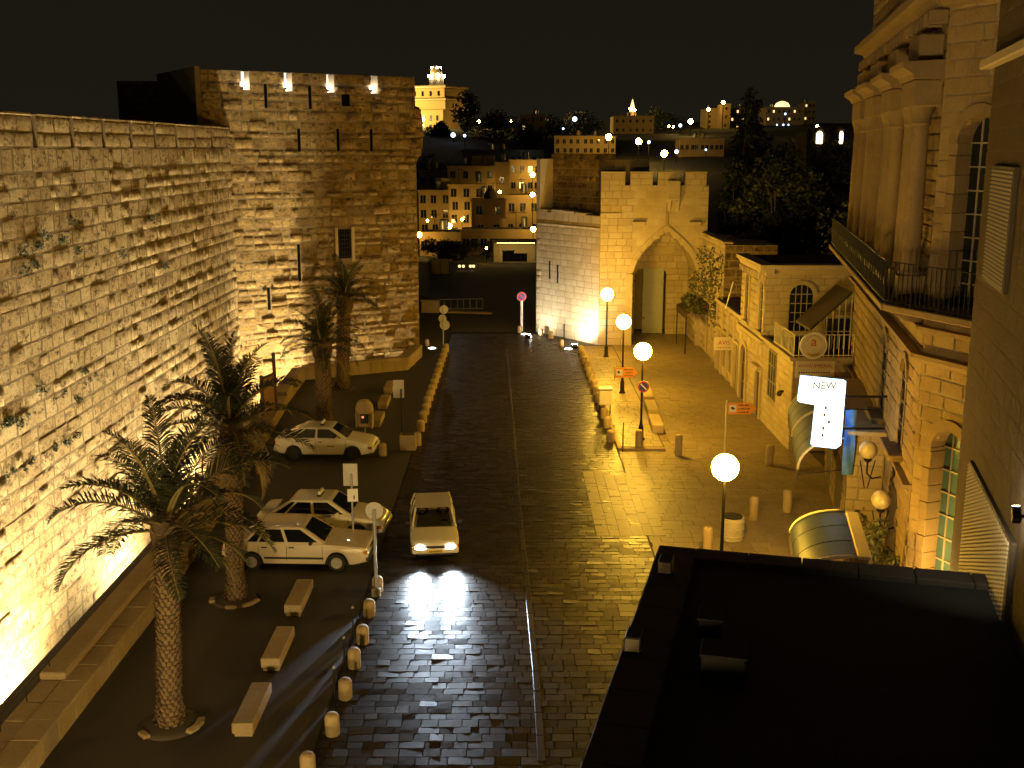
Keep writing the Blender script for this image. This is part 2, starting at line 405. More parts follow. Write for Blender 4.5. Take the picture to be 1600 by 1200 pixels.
def voussoirs(parent, cx, hw, zs, rise, y, mat, wd=.3, dep=.12, n=11, pointed=False, name='arch_stone'):
    inn = arch_outline(cx, hw, zs, zs, rise, n, pointed)[1:-1]; out = arch_outline(cx, hw + wd, zs, zs, rise + wd, n, pointed)[1:-1]
    for i in range(n):
        m = MB(); g = .012
        def mixp(a, b, t): return (a[0] + (b[0] - a[0]) * t, a[1] + (b[1] - a[1]) * t)
        q = [mixp(inn[i], inn[i + 1], g * 3), mixp(inn[i], inn[i + 1], 1 - g * 3), mixp(out[i], out[i + 1], 1 - g * 3), mixp(out[i], out[i + 1], g * 3)]
        m.prism(q, y - dep - random.uniform(0, .01), y + .1, 'y').build(name, mat, parent)
def framed_window(t, cx, hw, zb, zs, rise, y, rows, cols, glass, name='window', bar=.03):
    o = MB().prism(arch_outline(cx, hw, zb, zs, rise), y, y + .05).build(name, glass, t)
    for i in range(1, cols):
        x = cx - hw + 2 * hw * i / cols; k = math.sqrt(max(0, 1 - ((x - cx) / hw) ** 2))
        MB().box(x - bar / 2, x + bar / 2, y - .03, y - .002, zb, zs + rise * k).build('mullion', M['frame'], o)
    for j in range(1, rows):
        z = zb + (zs + rise - zb) * j / rows; k = hw if z < zs else hw * math.sqrt(max(0, 1 - ((z - zs) / max(rise, .01)) ** 2))
        MB().box(cx - k, cx + k, y - .034, y - .004, z - bar / 2, z + bar / 2).build('glazing_bar', M['frame'], o)
    return o
def text_mesh(body, size, mat, name, parent, matrix, depth=.004):
    cu = bpy.data.curves.new(name, 'FONT'); cu.body = body; cu.size = size; cu.extrude = depth; cu.align_x = 'CENTER'; cu.align_y = 'CENTER'
    tmp = bpy.data.objects.new(name + '_source', cu); C.objects.link(tmp)
    dg = bpy.context.evaluated_depsgraph_get(); dg.update()
    me = bpy.data.meshes.new_from_object(tmp.evaluated_get(dg)); bpy.data.objects.remove(tmp); bpy.data.curves.remove(cu)
    me.name = name; me.materials.clear(); me.materials.append(mat)
    o = bpy.data.objects.new(name, me); C.objects.link(o); o.parent = parent; o.matrix_basis = matrix
    return o
def spot(name, parent, loc, target, power, col, angle=120, blend=.6, rad=.1):
    l = bpy.data.lights.new(name, 'SPOT'); l.energy = power; l.color = col; l.spot_size = R(angle); l.spot_blend = blend; l.shadow_soft_size = rad
    o = bpy.data.objects.new(name, l); C.objects.link(o); o.parent = parent
    o.location = loc; o.rotation_euler = (Vector(target) - Vector(loc)).to_track_quat('-Z', 'Y').to_euler()
    return o
# ================================================================== the setting
ZT = [(-50, 0), (130, 0), (150, -1.5), (185, -1.5), (240, 3), (300, 8), (400, 15), (600, 26), (760, 29), (1400, 20)]
def terrain(Y):
    for (a, za), (b, zb) in zip(ZT, ZT[1:]):
        if Y <= b: return za + (zb - za) * (Y - a) / (b - a)
    return ZT[-1][1]
def in_moat(X, Y):
    if Y < 14: return False
    if X < -12.75 and Y < 80: return True
    return X < -6.4 and 63.6 + (X + 12.2) * .517 < Y < 72
xs = [-700, -300, -120, -60, -36] + list(np.arange(-30, -5, .45)) + list(np.arange(-4, 40, 4.0)) + [60, 120, 300, 700]
ys = [-60, -10, 10, 13.9, 14.2, 20, 30, 40, 50, 56, 60] + list(np.arange(62, 73, .45)) + [76, 80, 80.3, 90, 100, 115, 130, 140, 150, 165, 185, 210, 240, 270, 300, 350, 400, 500, 600, 680, 760, 900, 1100, 1400]
V = [(x, y, (-5.5 if in_moat(x, y) else terrain(y) + (0 if y < 135 else 1.2 * math.sin(x * .05 + y * .03) * min(1, (y - 135) / 60))) - .02) for y in ys for x in xs]
nx = len(xs); Q = [(j * nx + i, j * nx + i + 1, (j + 1) * nx + i + 1, (j + 1) * nx + i) for j in range(len(ys) - 1) for i in range(nx - 1)]
gr_ = np_mesh('ground', V, Q, M['earth'], None, 'structure'); gr_.data.materials.append(M['hill'])
gr_.data.polygons.foreach_set('material_index', [1 if V[q[0]][1] > 145 else 0 for q in Q])
# carriageway of polished setts
road = thing('road', None, None); road['kind'] = 'structure'
def sheet(pts, z, mat, name, parent=None):
    m = MB(); m.add([(x, y, z) for x, y in pts], [tuple(range(len(pts)))]); return m.build(name, mat, parent)
sheet([(-4.5, 12), (4.78, 12), (4.78, 80), (1.6, 80), (-4.5, 80)], -.008, M['bedding'], 'bedding', road)
rects = courses(9.2, 12.0, 47.0, .31, (.30, .62), joint=.024)
lay(road, (-4.45, 0, -.004), (1, 0, 0), (0, 0, 1), (0, 1, 0), rects, M['sett'], .019, 'paving_stone')
rects = courses(9.2, 47.0, 79.0, .31, (.30, .62), joint=.024)
lay(road, (-4.45, 0, -.004), (1, 0, 0), (0, 0, 1), (0, 1, 0), rects, M['sett'], .019, 'sett', pick=0)
# raised pavement strip with the lamps, kerbed
pav = thing('pavement', None, None); pav['kind'] = 'structure'
MB().box(4.80, 6.95, 47.6, 73.5, -.02, .10).build('bedding', M['plazabed'], pav)
lay(pav, (4.95, 0, .102), (1, 0, 0), (0, 0, 1), (0, 1, 0), courses(1.95, 47.8, 73.4, .5, (.4, .8)), M['plaza'], .012, 'paving_slab')
y = 47.5
while y < 73.4:
    MB().bbox(4.79, 4.95, y, min(73.6, y + .98), -.01, .125, .015, jit=.003).build('kerb_stone', M['kerb'], pav); y += 1.0
for i in range(2): MB().bbox(4.97 + i, 5.95 + i, 47.45, 47.6, -.01, .125, .015, jit=.003).build('kerb_stone', M['kerb'], pav)
# plaza in front of the shops
plz = thing('plaza', None, None); plz['kind'] = 'structure'
sheet([(4.80, 12), (14, 12), (16.4, 52), (14, 82), (4.80, 82)], -.010, M['plazabed'], 'bedding', plz)
lay(plz, (4.80, 0, -.005), (1, 0, 0), (0, 0, 1), (0, 1, 0), [r for r in courses(8.6, 22, 47.4,   .42, (.4, .8), joint=.014)], M['plaza'], .012, 'paving_slab')
lay(plz, (6.96, 0, -.005), (1, 0, 0), (0, 0, 1), (0, 1, 0), [r for r in courses(6.6, 47.4, 80.5,   .42, (.4, .8), joint=.014)], M['plaza'], .012, 'slab', pick=0)
# smooth band of slabs where people cross, long stones laid along the street
crs = thing('crossing_band', None, None); crs['kind'] = 'structure'
a = at_z(940, 740); b = at_z(1030, 850)
rects = []
x = 3.0
for i in range(6):
    wd = random.uniform(.32, .5); yy = 36.4
    while yy < 43.5:
        l = random.uniform(.7, 1.3); rects.append((x, x + wd - .02, yy, yy + l - .02)); yy += l
    x += wd
lay(crs, (0, 0, .012), (1, 0, 0), (0, 0, 1), (0, 1, 0), rects, M['plaza'], .012, 'crossing_slab')
# parking bay
sheet([(-12.6, 12), (-4.52, 12), (-4.52, 73), (-6.6, 66), (-12.6, 63)], -.006, M['asphalt'], 'parking_bay')['kind'] = 'structure'
# road outside the gate
sheet([(-4.5, 80.2), (2.2, 80.2), (2.6, 96), (12, 118), (26, 128), (-30, 128), (-16, 112), (-7, 98), (-5, 88)], -.006, M['outer'], 'outer_road')['kind'] = 'structure'
# drain channel down the middle, and its grating
dr = thing('drain_channel', None, None); dr['kind'] = 'structure'
pts = [at_z(*p) for p in ((790, 545), (793, 575), (797, 620), (802, 680), (808, 765), (812, 812), (820, 880), (828, 960), (837, 1050), (846, 1190))]
for p, q in zip(pts, pts[1:]):
    d = (q - p); nseg = max(1, int(d.length / .9)); ang = math.atan2(d.y, d.x)
    for k in range(nseg):
        c = p + d * ((k + .5) / nseg); l = d.length / nseg
        MB().bbox(-l / 2 + .01, l / 2 - .01, -.085, .085, -.01, .032, .012).build('channel_stone', M['sett'], dr, c, rz=ang)
mh = thing('drain_grating', 'square dark iron grating set in the setts beside the channel', 'grating', at_z(813, 784))
MB().box(-.5, .5, -.5, .5, -.005, .012).build('tray', M['black'], mh)
for i in range(7): MB().box(-.46 + i * .14, -.40 + i * .14, -.47, .47, .012, .03).build('bar', M['iron'], mh)
for s in (-1, 1): MB().box(-.5, .5, s * .485 - .015, s * .485 + .015, .012, .034).build('rim', M['iron'], mh)
# ================================================================== the citadel wall on the left
WX, WY0 = -16.3, 15.0
cw = thing('city_wall', 'long floodlit limestone city wall with a crenellated top beside the moat', 'wall', (WX, WY0, 0), R(90))
MB().box(0, 51.5, 0, 2.2, -5.6, 13.4).build('core', M['mortar'], cw)
rects = [(a, b, c + random.uniform(-.01, .018), d + random.uniform(-.018, .01)) for a, b, c, d in courses(51.5, -5.5, 13.4, .58, (.45, 1.5), joint=.024, chv=.32)]
def split_merlon():
    for k in range(-8, 9):
        a = 38.1 + 3.2 * k - WY0 + .2; b = a + 2.8
        yield max(a, 0), min(b, 51.5)
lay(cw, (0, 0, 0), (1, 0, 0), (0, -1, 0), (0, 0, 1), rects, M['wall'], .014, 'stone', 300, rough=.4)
for a, b in split_merlon():
    if b - a < .4: continue
    me = MB().box(a, b, 0, .5, 13.38, 14.5).build('merlon', M['mortar'], cw)
    for (u0, u1, z0, z1) in [(u0 + a, u1 + a, z0, z1) for u0, u1, z0, z1 in courses(b - a, 13.42, 14.46, .52, (.7, 1.2))]:
        o = bpy.data.objects.new('stone', stone_mesh(random.randrange(14), M['wall'], 'stone')); C.objects.link(o); o.parent = me
        m = Matrix.Identity(4); m.col[0][:3] = (u1 - u0, 0, 0); m.col[1][:3] = (0, -.06, 0); m.col[2][:3] = (0, 0, z1 - z0); m.col[3][:3] = (u0, 0, z0); o.matrix_basis = m
    MB().bbox(a - .02, b + .02, -.05, .55, 14.46, 14.56, .03, jit=.015).build('cap', M['wall'], me)
# plants rooted in the joints
def leaf_cloud(centres, radii, n, size, mat, name, parent=None, loc=None, squash=1.0, droop=0.0, kind=None):
    """leaf-sized quads spread through clumps"""
    centres = np.array(centres, float); radii = np.array(radii, float)
    pr = radii ** 2; k = rng.choice(len(centres), n, p=pr / pr.sum())
    d = rng.normal(size=(n, 3)); d /= np.linalg.norm(d, axis=1)[:, None]
    r = radii[k] * rng.uniform(.25, 1.0, n) ** .6
    c = centres[k] + d * r[:, None] * np.array([1, 1, squash]); c[:, 2] -= droop * rng.random(n)
    a = rng.normal(size=(n, 3)); a /= np.linalg.norm(a, axis=1)[:, None]
    b = np.cross(a, rng.normal(size=(n, 3))); b /= np.linalg.norm(b, axis=1)[:, None] + 1e-9
    s = size * rng.uniform(.6, 1.4, n)[:, None]
    V = np.stack([c - a * s, c - b * s * .45, c + a * s, c + b * s * .45], 1).reshape(-1, 3)
    Q = np.arange(4 * n).reshape(-1, 4)
    o = np_mesh(name, V, Q, mat, parent, kind)
    if loc is not None: o.location = loc
    return o
spots = [(34, 385), (58, 378), (35, 415), (53, 408), (68, 362), (95, 370), (120, 385), (112, 340), (235, 335), (255, 410), (190, 390), (60, 600), (130, 575), (120, 620), (30, 655)]
for px, py in spots:
    x, z = hit(px, py, cw, -.1); p = MW[cw] @ Vector((x, -.1, z)); r = random.uniform(.12, .24)
    o = leaf_cloud([(0, 0, 0), (r * .7, r * .6, -r * .5), (r * .5, -r * .7, -r * .4)], [r, r * .8, r * .7], 90, .055, M['leaf'], 'wall_plant', None, p, 1.0, r)
    tag(o, 'small leafy tuft rooted in a joint of the floodlit city wall', 'plant', 'tufts growing on the city wall')
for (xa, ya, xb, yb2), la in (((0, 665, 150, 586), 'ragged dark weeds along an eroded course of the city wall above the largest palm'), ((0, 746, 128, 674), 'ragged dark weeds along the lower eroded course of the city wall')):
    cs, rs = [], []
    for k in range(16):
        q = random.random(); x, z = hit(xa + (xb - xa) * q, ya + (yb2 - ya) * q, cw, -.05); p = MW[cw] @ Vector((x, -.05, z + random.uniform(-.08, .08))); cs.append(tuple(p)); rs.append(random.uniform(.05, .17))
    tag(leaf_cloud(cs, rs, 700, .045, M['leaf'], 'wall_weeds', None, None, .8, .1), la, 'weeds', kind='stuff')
# ================================================================== the citadel tower
tw = thing('tower', 'massive square limestone tower with lit slots in its parapet', 'tower', (-17.6, 63.5, 0), math.atan2(7.2, 11.5))
TW, TZ = 13.57, 17.75
def tz(px, py): return hit(px, py, tw)
slots = [(383, 121), (450, 123), (516, 126), (584, 127)]
sl = []
for px, py in slots:
    u, z = tz(px, py); sl.append((u - .24, u + .24, z - .62, TZ + .1))
sh = [tz(*p) for p in ((467, 217), (528, 217), (580, 217), (415, 148), (484, 150), (467, 405), (420, 465))]
slit = [(u - .09, u + .09, z - .75, z + .6) for u, z in sh]
slit[5] = (slit[5][0], slit[5][1], slit[5][2] - .6, slit[5][3] + .3)
gu, gz = tz(538, 381); gw = (gu - .45, gu + .45, gz - .9, gz + .9)
au, az = tz(540, 154); aw = (au, .26)
hf = union(*[rect_hole(*q) for q in sl + slit + [gw]], arch_hole(au, .27, az - .45, az + .15, .28))
rects = [(a, b, c + random.uniform(-.01, .04), d + random.uniform(-.04, .01)) for a, b, c, d in courses(TW, -5.5, TZ, .50, (.4, 1.2), hf, joint=.035, chv=.3)]
# wall body behind, with the slots left open to the walkway
zs_ = min(s[2] for s in sl)
MB().box(0, TW, .45, 8, -5.6, zs_ - .05).build('core', M['mortar'], tw)
MB().box(0, TW, .0, .46, -5.6, zs_ - .06).build('backing', M['mortar'], tw)
edges = [0] + [e for s in sl for e in (s[0], s[1])] + [TW]
for i in range(0, len(edges), 2):
    MB().box(edges[i], edges[i + 1], .0, .9, zs_ - .06, TZ - .02).build('merlon', M['mortar'], tw)
MB().box(0, TW, 2.2, 2.6, zs_ - .06, TZ + .05).build('inner_parapet', M['tower'], tw)
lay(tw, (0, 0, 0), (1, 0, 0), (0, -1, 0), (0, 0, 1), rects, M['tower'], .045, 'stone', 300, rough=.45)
for q in slit: MB().box(q[0], q[1], -.012, .02, q[2], q[3]).build('arrow_slit', M['void'], tw)
g = MB().box(gw[0], gw[1], -.01, .02, gw[2], gw[3]).build('window', M['void'], tw)
for i in range(5): MB().box(gw[0] + .1 + i * .17, gw[0] + .125 + i * .17, -.07, -.045, gw[2], gw[3]).build('grille_bar', M['iron'], g)
for i in range(7): MB().box(gw[0], gw[1], -.085, -.07, gw[2] + .12 + i * .26, gw[2] + .145 + i * .26).build('grille_bar', M['iron'], g)
for a, b, c, d in ((gw[0] - .2, gw[0], gw[2] - .15, gw[3] + .15), (gw[1], gw[1] + .2, gw[2] - .15, gw[3] + .15)):
    MB().bbox(a, b, -.14, .02, c, d, .02).build('jamb', M['trim'], g)
MB().prism(arch_outline(au, .26, az - .45, az + .15, .26), -.01, .02).build('arched_opening', M['void'], tw)
for u0, u1, z0, z1 in sl:      # the lamps that light the slots from inside
    c = (u0 - .10, .55, z0 + .18)
    MB().box(u0 - .3, u1 + .3, 1.0, 1.25, z0 - .1, TZ + .02).build('slot_back', M['white'], tw)
    lamp = MB().lathe([(.05, -.16), (.07, -.1), (.07, -.02)], 10, (u0 + .06, -.02, z0 + .16)).build('lamp_holder', M['iron'], tw)
    MB().ball((u0 + .06, -.02, z0 + .22), .085).build('bulb', M['bulb'], lamp, smooth=True)
    l2 = MB().lathe([(.05, -.16), (.07, -.1), (.07, -.02)], 10, ((u0 + u1) / 2, .62, z0 + .1)).build('lamp_holder', M['iron'], tw)
    MB().ball(((u0 + u1) / 2, .62, z0 + .16), .11).build('bulb', M['bulb'], l2, smooth=True)
# corbelled turret on the street corner
z0, z1 = hit(660, 255, tw)[1], hit(660, 168, tw)[1]
MB().prism([(TW - .05, z0), (TW + .28, z0 + .5), (TW + .5, z0 + 1.1), (TW + .52, z1 - .8), (TW + .3, z1), (TW - .05, z1 + .1)], .0, 2.2).build('corner_turret', M['tower'], tw)
for k in range(5):
    MB().bbox(TW - .4, TW + .5 - .08 * abs(k - 2), -.12, .02, z0 + .45 + k * .6, z0 + .97 + k * .6, .05, jit=.03).build('stone', M['tower'], tw)
MB().box(-.28, .0, -.1, 8, 8, TZ + .12).build('corner_pier', M['mortar'], tw)
# lower rampart behind the wall, left of the tower
t2 = thing('rampart', 'dark lower rampart behind the city wall with one lit slot', 'wall', at_y(190, 232, 76) - Vector((0, 0, at_y(190, 232, 76).z)), R(4))
wR = (at_y(312, 150, 76) - at_y(190, 150, 76)).x
hs = hit(292, 138, t2)
lay(t2, (0, 0, 0), (1, 0, 0), (0, -1, 0), (0, 0, 1), courses(wR, 12.5, hit(250, 126, t2)[1], .6, (.6, 1.2), rect_hole(hs[0] - .25, hs[0] + .25, hs[1] - .5, 40)), M['tower'], .1, 'stone')
MB().box(0, hs[0] - .25, 0, .8, 11, hit(250, 127, t2)[1]).build('core', M['mortar'], t2)
MB().box(hs[0] + .25, wR, 0, .8, 11, hit(250, 127, t2)[1]).build('core', M['mortar'], t2)
MB().box(hs[0] - .26, hs[0] + .26, 0, .8, 11, hs[1] - .5).build('core', M['mortar'], t2)
MB().box(hs[0] - .6, hs[0] + .6, 1.0, 1.2, hs[1] - .6, hs[1] + .7).build('slot_back', M['white'], t2)
MB().ball((hs[0], .6, hs[1] - .32), .12).build('bulb', M['bulb'], t2, smooth=True)
# ================================================================== parapet between street and moat
def low_wall(name, label, pts, h, wd, cap=.12, lean=0):
    """pts: street-side foot line; the wall stands on the left of the walking direction"""
    t = thing(name, label, 'parapet', (pts[0][0], pts[0][1], 0))
    o0 = Vector((pts[0][0], pts[0][1], 0))
    for p, q in zip(pts, pts[1:]):
        p, q = Vector((*p, 0)) - o0, Vector((*q, 0)) - o0; d = q - p; L_ = d.length
        Mx = Matrix.Translation(p) @ Matrix.Rotation(math.atan2(d.y, d.x), 4, 'Z')
        MB().box(0, L_, .02, wd - .02, -6, h - cap, Mx).build('core', M['mortar'], t)
        x = 0
        while x < L_ - .05:
            l = min(random.uniform(.8, 1.4), L_ - x)
            MB().bbox(x + .006, x + l - .006, -.04, wd * .55, h - cap, h + random.uniform(-.01, .01), .02, Mx, .005).build('coping_stone', M['kerb'], t)
            MB().bbox(x + .006, x + l - .006, wd * .55, wd + .03, h - cap, h - .035 + random.uniform(-.01, .01), .02, Mx, .005).build('coping_stone', M['kerb'], t)
            x += l
        x = 0
        while x < L_ - .05:
            l = min(random.uniform(.6, 1.1), L_ - x)
            MB().bbox(x + .008, x + l - .008, -.01, .1, .0, h - cap - .012, .015, Mx, .006).build('stone', M['kerb'], t); x += l
    return t
low_wall('parapet', 'low stone parapet along the moat beside the two tall palms', [(-10.45, 14), (-10.45, 31), (-11.1, 44), (-11.9, 56)], .62, 1.15)
low_wall('parapet', 'low stone parapet on the corner below the tower', [(-12.0, 56.6), (-12.2, 62.8), (-6.4, 65.8), (-5.9, 70.2)], .8, .7)
cap = at_z(117, 1062, .62)
bl = MB().bbox(-11.62, -10.98, cap.y, cap.y + 10.5, .60, .80, .03, jit=.01).build('coping_slab', M['kerb']); tag(bl, 'thick raised slab lying on top of the moat parapet', 'stone slab')
rl = thing('pipe_rail', 'thin dark pipe handrail along the moat edge of the parapet', 'railing', (-11.5, 18, 0))
MB().tube([(0, 0, .95), (0, 7.2, .95)], .022).build('rail', M['iron'], rl)
for k in range(6): MB().tube([(0, .2 + k * 1.35, .55), (0, .2 + k * 1.35, .95)], .016, 6).build('post', M['iron'], rl)
rl = thing('pipe_rail', 'thin dark pipe handrail on the parapet under the tower', 'railing', (-11.4, 63.8, 0), math.atan2(3, 5.8))
MB().tube([(0, 0, 1.15), (5.4, 0, 1.15)], .025).build('rail', M['iron'], rl)
for k in range(5): MB().tube([(.1 + k * 1.3, 0, .7), (.1 + k * 1.3, 0, 1.15)], .02, 6).build('post', M['iron'], rl)
# rusty gate panel to the moat
gp = at_z(412, 668)
gt = thing('moat_gate', 'rusty narrow gate panel between two dark posts by the moat', 'gate', (gp.x, gp.y, 0), R(75))
for i, (x, h) in enumerate(((0, 2.6), (1.35, 3.5))): MB().bbox(x - .07, x + .07, -.07, .07, 0, h, .01).build('post', M['darkwood'], gt)
MB().bbox(.08, 1.27, -.02, .02, .3, 2.4, .01).build('panel', plain('rusty_sheet', (.28, .15, .06), .8, .4, 6, .3), gt)
MB().bbox(.07, 1.28, -.04, .04, 2.4, 2.5, .01).build('top_bar', M['darkwood'], gt)
# floodlights standing in the moat
def flood(loc, target, power, col, angle, label, group='floodlights in the moat', head=True):
    t = thing('floodlight', label, 'floodlight', loc, 0, group)
    d = (Vector(target) - Vector(loc)).normalized(); q = d.to_track_quat('Y', 'Z').to_matrix().to_4x4()
    Mx = Matrix.Translation((0, 0, .45)) @ q
    MB().bbox(-.22, .22, -.2, .0, -.17, .17, .03, Mx).build('housing', M['iron'], t)
    MB().box(-.19, .19, .004, .014, -.14, .14, Mx).build('lens', M['bulb'], t)
    MB().box(-.27, -.235, -.14, -.06, -.45, .05).build('bracket', M['iron'], t, (0, 0, .45))
    MB().box(.235, .27, -.14, -.06, -.45, .05).build('bracket', M['iron'], t, (0, 0, .45))
    MB().box(-.27, .27, -.16, -.04, -.46, -.42).build('foot', M['iron'], t, (0, 0, .45))
    spot('flood_light', t, Vector((0, 0, .45)) + d * .08, Vector((0, 0, .45)) + d, power, col, angle, .7, .15)
    return t
FC = (1.0, .80, .44)
KF = 1.35
flood((-13.2, 31.5, -5.5), (-16.3, 32.0, 1.0), 15000 * KF, FC, 150, 'dark boxy floodlight on the moat floor aimed up the city wall')
flood((-13.2, 42.5, -5.5), (-16.3, 43.0, 1.5), 9000 * KF, FC, 150, 'dark boxy floodlight on the moat floor aimed up the city wall')
flood((-13.4, 52.0, -5.5), (-16.3, 53.0, 1.5), 9000 * KF, FC, 125, 'dark boxy floodlight on the moat floor aimed up the city wall')
flood((-13.4, 22.5, -5.5), (-16.3, 22.0, 1.0), 6000 * KF, FC, 150, 'dark boxy floodlight on the moat floor aimed up the city wall')
flood((-12.9, 60.2, -4.2), (-12.4, 66.7, 1.2), 17000 * KF, FC, 95, 'dark boxy floodlight at the foot of the tower beside the city wall', None)
flood((-9.3, 66.1, -5.5), (-9.9, 68.6, 1.5), 4500 * KF, FC, 130, 'dark boxy floodlight close under the tower behind the corner parapet', None)
# ================================================================== the gate
gate = thing('city_gate', 'crenellated ashlar gate block with a tall pointed arch and grey door', 'gate', (6.0, 74.5, 0), R(-1))
GW, GZ = hit(1108, 300, gate)[0], 10.95
def gz_(px, py, y=0): return hit(px, py, gate, y)
cl, cr = gz_(988, 430)[0], gz_(1090, 430)[0]; cx, hw = (cl + cr) / 2, (cr - cl) / 2
zs_a, za_ = gz_(1040, 428)[1], gz_(1042, 360)[1]
rects = courses(GW, 0, GZ, .46, (.5, 1.1), arch_hole(cx, hw, -1, zs_a, za_ - zs_a, True), joint=.009, chv=.1)
lay(gate, (0, 0, 0), (1, 0, 0), (0, -1, 0), (0, 0, 1), rects, M['gate'], .014, 'ashlar_block', 300)
# body of the gate, open at the arch
MB().prism([(0, -.1), (cx - hw - .02, -.1), (cx - hw - .02, GZ - .02), (0, GZ - .02)], .0, 6).build('core', M['lime'], gate)
MB().prism([(cx + hw + .02, -.1), (GW - .02, -.1), (GW - .02, GZ - .02), (cx + hw + .02, GZ - .02)], .0, 6).build('core', M['lime'], gate)
ao = arch_outline(cx, hw + .02, zs_a, zs_a, za_ - zs_a + .02, 16, True)[1:-1]
MB().prism(ao + [(cx + hw + .02, GZ - .02), (cx - hw - .02, GZ - .02)], .0, 6).build('arch_spandrel', M['gate'], gate)
voussoirs(gate, cx, hw, zs_a, za_ - zs_a, 0, M['trim'], .42, .09, 13, True)
for s in (-1, 1): MB().bbox(cx + s * (hw + .21) - .24, cx + s * (hw + .21) + .24, -.13, .05, -.02, zs_a, .02).build('arch_jamb', M['trim'], gate)
for px in (998, 1086):
    u, z = gz_(px, 349); MB().bbox(u - .42, u + .42, -.28, .02, z - .14, z + .14, .03).build('impost_block', M['trim'], gate)
# box machicolation above the arch
u, z = gz_(1052, 310)
MB().bbox(u - .42, u + .42, -.4, .02, z - .1, z + 1.2, .03).build('machicolation', M['gate'], gate)
for s in (-.28, .28): MB().prism([(0, z - .1), (-.38, z - .1), (-.05, z - .9), (0, z - .9)], u + s - .09, u + s + .09, 'x').build('corbel', M['trim'], gate)
u2, z2 = gz_(1042, 345); MB().bbox(u2 - .09, u2 + .09, -.09, .02, z2 - 1.0, z2 + 1.2, .01).build('downpipe', M['kerb'], gate)
# string course
zc = gz_(960, 335)[1]
MB().bbox(0, cx - hw - .8, -.07, .02, zc, zc + .12, .02).build('string_course', M['trim'], gate)
# merlons
for a, b in [(max(0, hit(p0, 285, gate)[0]), hit(p1, 285, gate)[0]) for p0, p1 in ((930, 977), (985, 1020), (1028, 1063), (1070, 1104))]:
    m_ = MB().box(a, b, 0, .6, GZ - .03, GZ + .82).build('merlon', M['lime'], gate)
    for (u0, u1, z0, z1) in [(u0 + a, u1 + a, z0, z1) for u0, u1, z0, z1 in courses(b - a, GZ, GZ + .8, .4, (.5, 1.0), joint=.009)]:
        o = bpy.data.objects.new('ashlar_block', stone_mesh(random.randrange(14), M['gate'], 'ashlar_block')); C.objects.link(o); o.parent = m_
        mm = Matrix.Identity(4); mm.col[0][:3] = (u1 - u0, 0, 0); mm.col[1][:3] = (0, -.014, 0); mm.col[2][:3] = (0, 0, z1 - z0); mm.col[3][:3] = (u0, 0, z0); o.matrix_basis = mm
    MB().bbox(a - .03, b + .03, -.06, .66, GZ + .8, GZ + .9, .02, jit=.008).build('cap', M['trim'], m_)
# niche back wall with the doorway
yb = 4.6
dl, dr_ = hit(992, 470, gate, yb)[0], hit(1040, 470, gate, yb)[0]; dtop = hit(1010, 417, gate, yb)[1]
dc, dw = (dl + dr_) / 2, (dr_ - dl) / 2
lay(gate, (cx - hw - .1, yb, 0), (1, 0, 0), (0, -1, 0), (0, 0, 1), courses(2 * hw + .2, 0, za_ + .3, .46, (.5, 1.0), arch_hole(dc - (cx - hw - .1), dw, -1, dtop - .5, .5), joint=.009), M['gate'], .02, 'ashlar_block')
MB().box(cx - hw - .1, dl - .01, yb, yb + .5, 0, za_ + .3).build('back_wall', M['lime'], gate)
MB().box(dr_ + .01, cx + hw + .1, yb, yb + .5, 0, za_ + .3).build('back_wall', M['lime'], gate)
MB().prism(arch_outline(dc, dw + .01, dtop - .5, dtop - .5, .5)[1:-1] + [(dr_ + .01, za_ + .3), (dl - .01, za_ + .3)], yb, yb + .5).build('back_wall', M['lime'], gate)
voussoirs(gate, dc, dw, dtop - .5, .5, yb, M['trim'], .38, .06, 9)
ta, tb = hit(1015, 398, gate, yb), hit(1055, 398, gate, yb)
MB().bbox(ta[0], tb[0], yb - .05, yb + .02, ta[1] - .06, ta[1] + .04, .01).build('ledge', M['trim'], gate)
MB().bbox(ta[0] + .1, tb[0] - .1, yb - .045, yb + .02, ta[1] + .1, ta[1] + .6, .01).build('inscription_panel', M['trim'], gate)
for s in (0, 1):
    x0 = cx + (-1 if s == 0 else 1) * hw
    lay(gate, (x0, 0.0 if s == 0 else yb, 0), (0, 1, 0) if s == 0 else (0, -1, 0), (1, 0, 0) if s == 0 else (-1, 0, 0), (0, 0, 1), courses(yb, 0, zs_a, .46, (.5, 1.0), joint=.009), M['gate'], .02, 'ashlar_block')
ld, lr = hit(1004, 470, gate, yb + .1)[0], hit(1036, 470, gate, yb + .1)[0]
dpart = MB().bbox(ld, lr, yb + .1, yb + .2, .05, dtop - .1, .01).build('door', M['doorgrey'], gate)
for k in range(4): MB().bbox(ld + .02, lr - .02, yb + .075, yb + .1, .3 + k * 1.15, .4 + k * 1.15, .01).build('iron_strap', M['doorgrey'], dpart)
MB().ball((ld + .1, yb + .06, 1.2), .05).build('handle', M['iron'], dpart)
MB().box(dl - .4, dr_ + .4, yb + 2.4, yb + 2.5, 0, dtop + .5).build('passage_wall', M['lime'], gate)
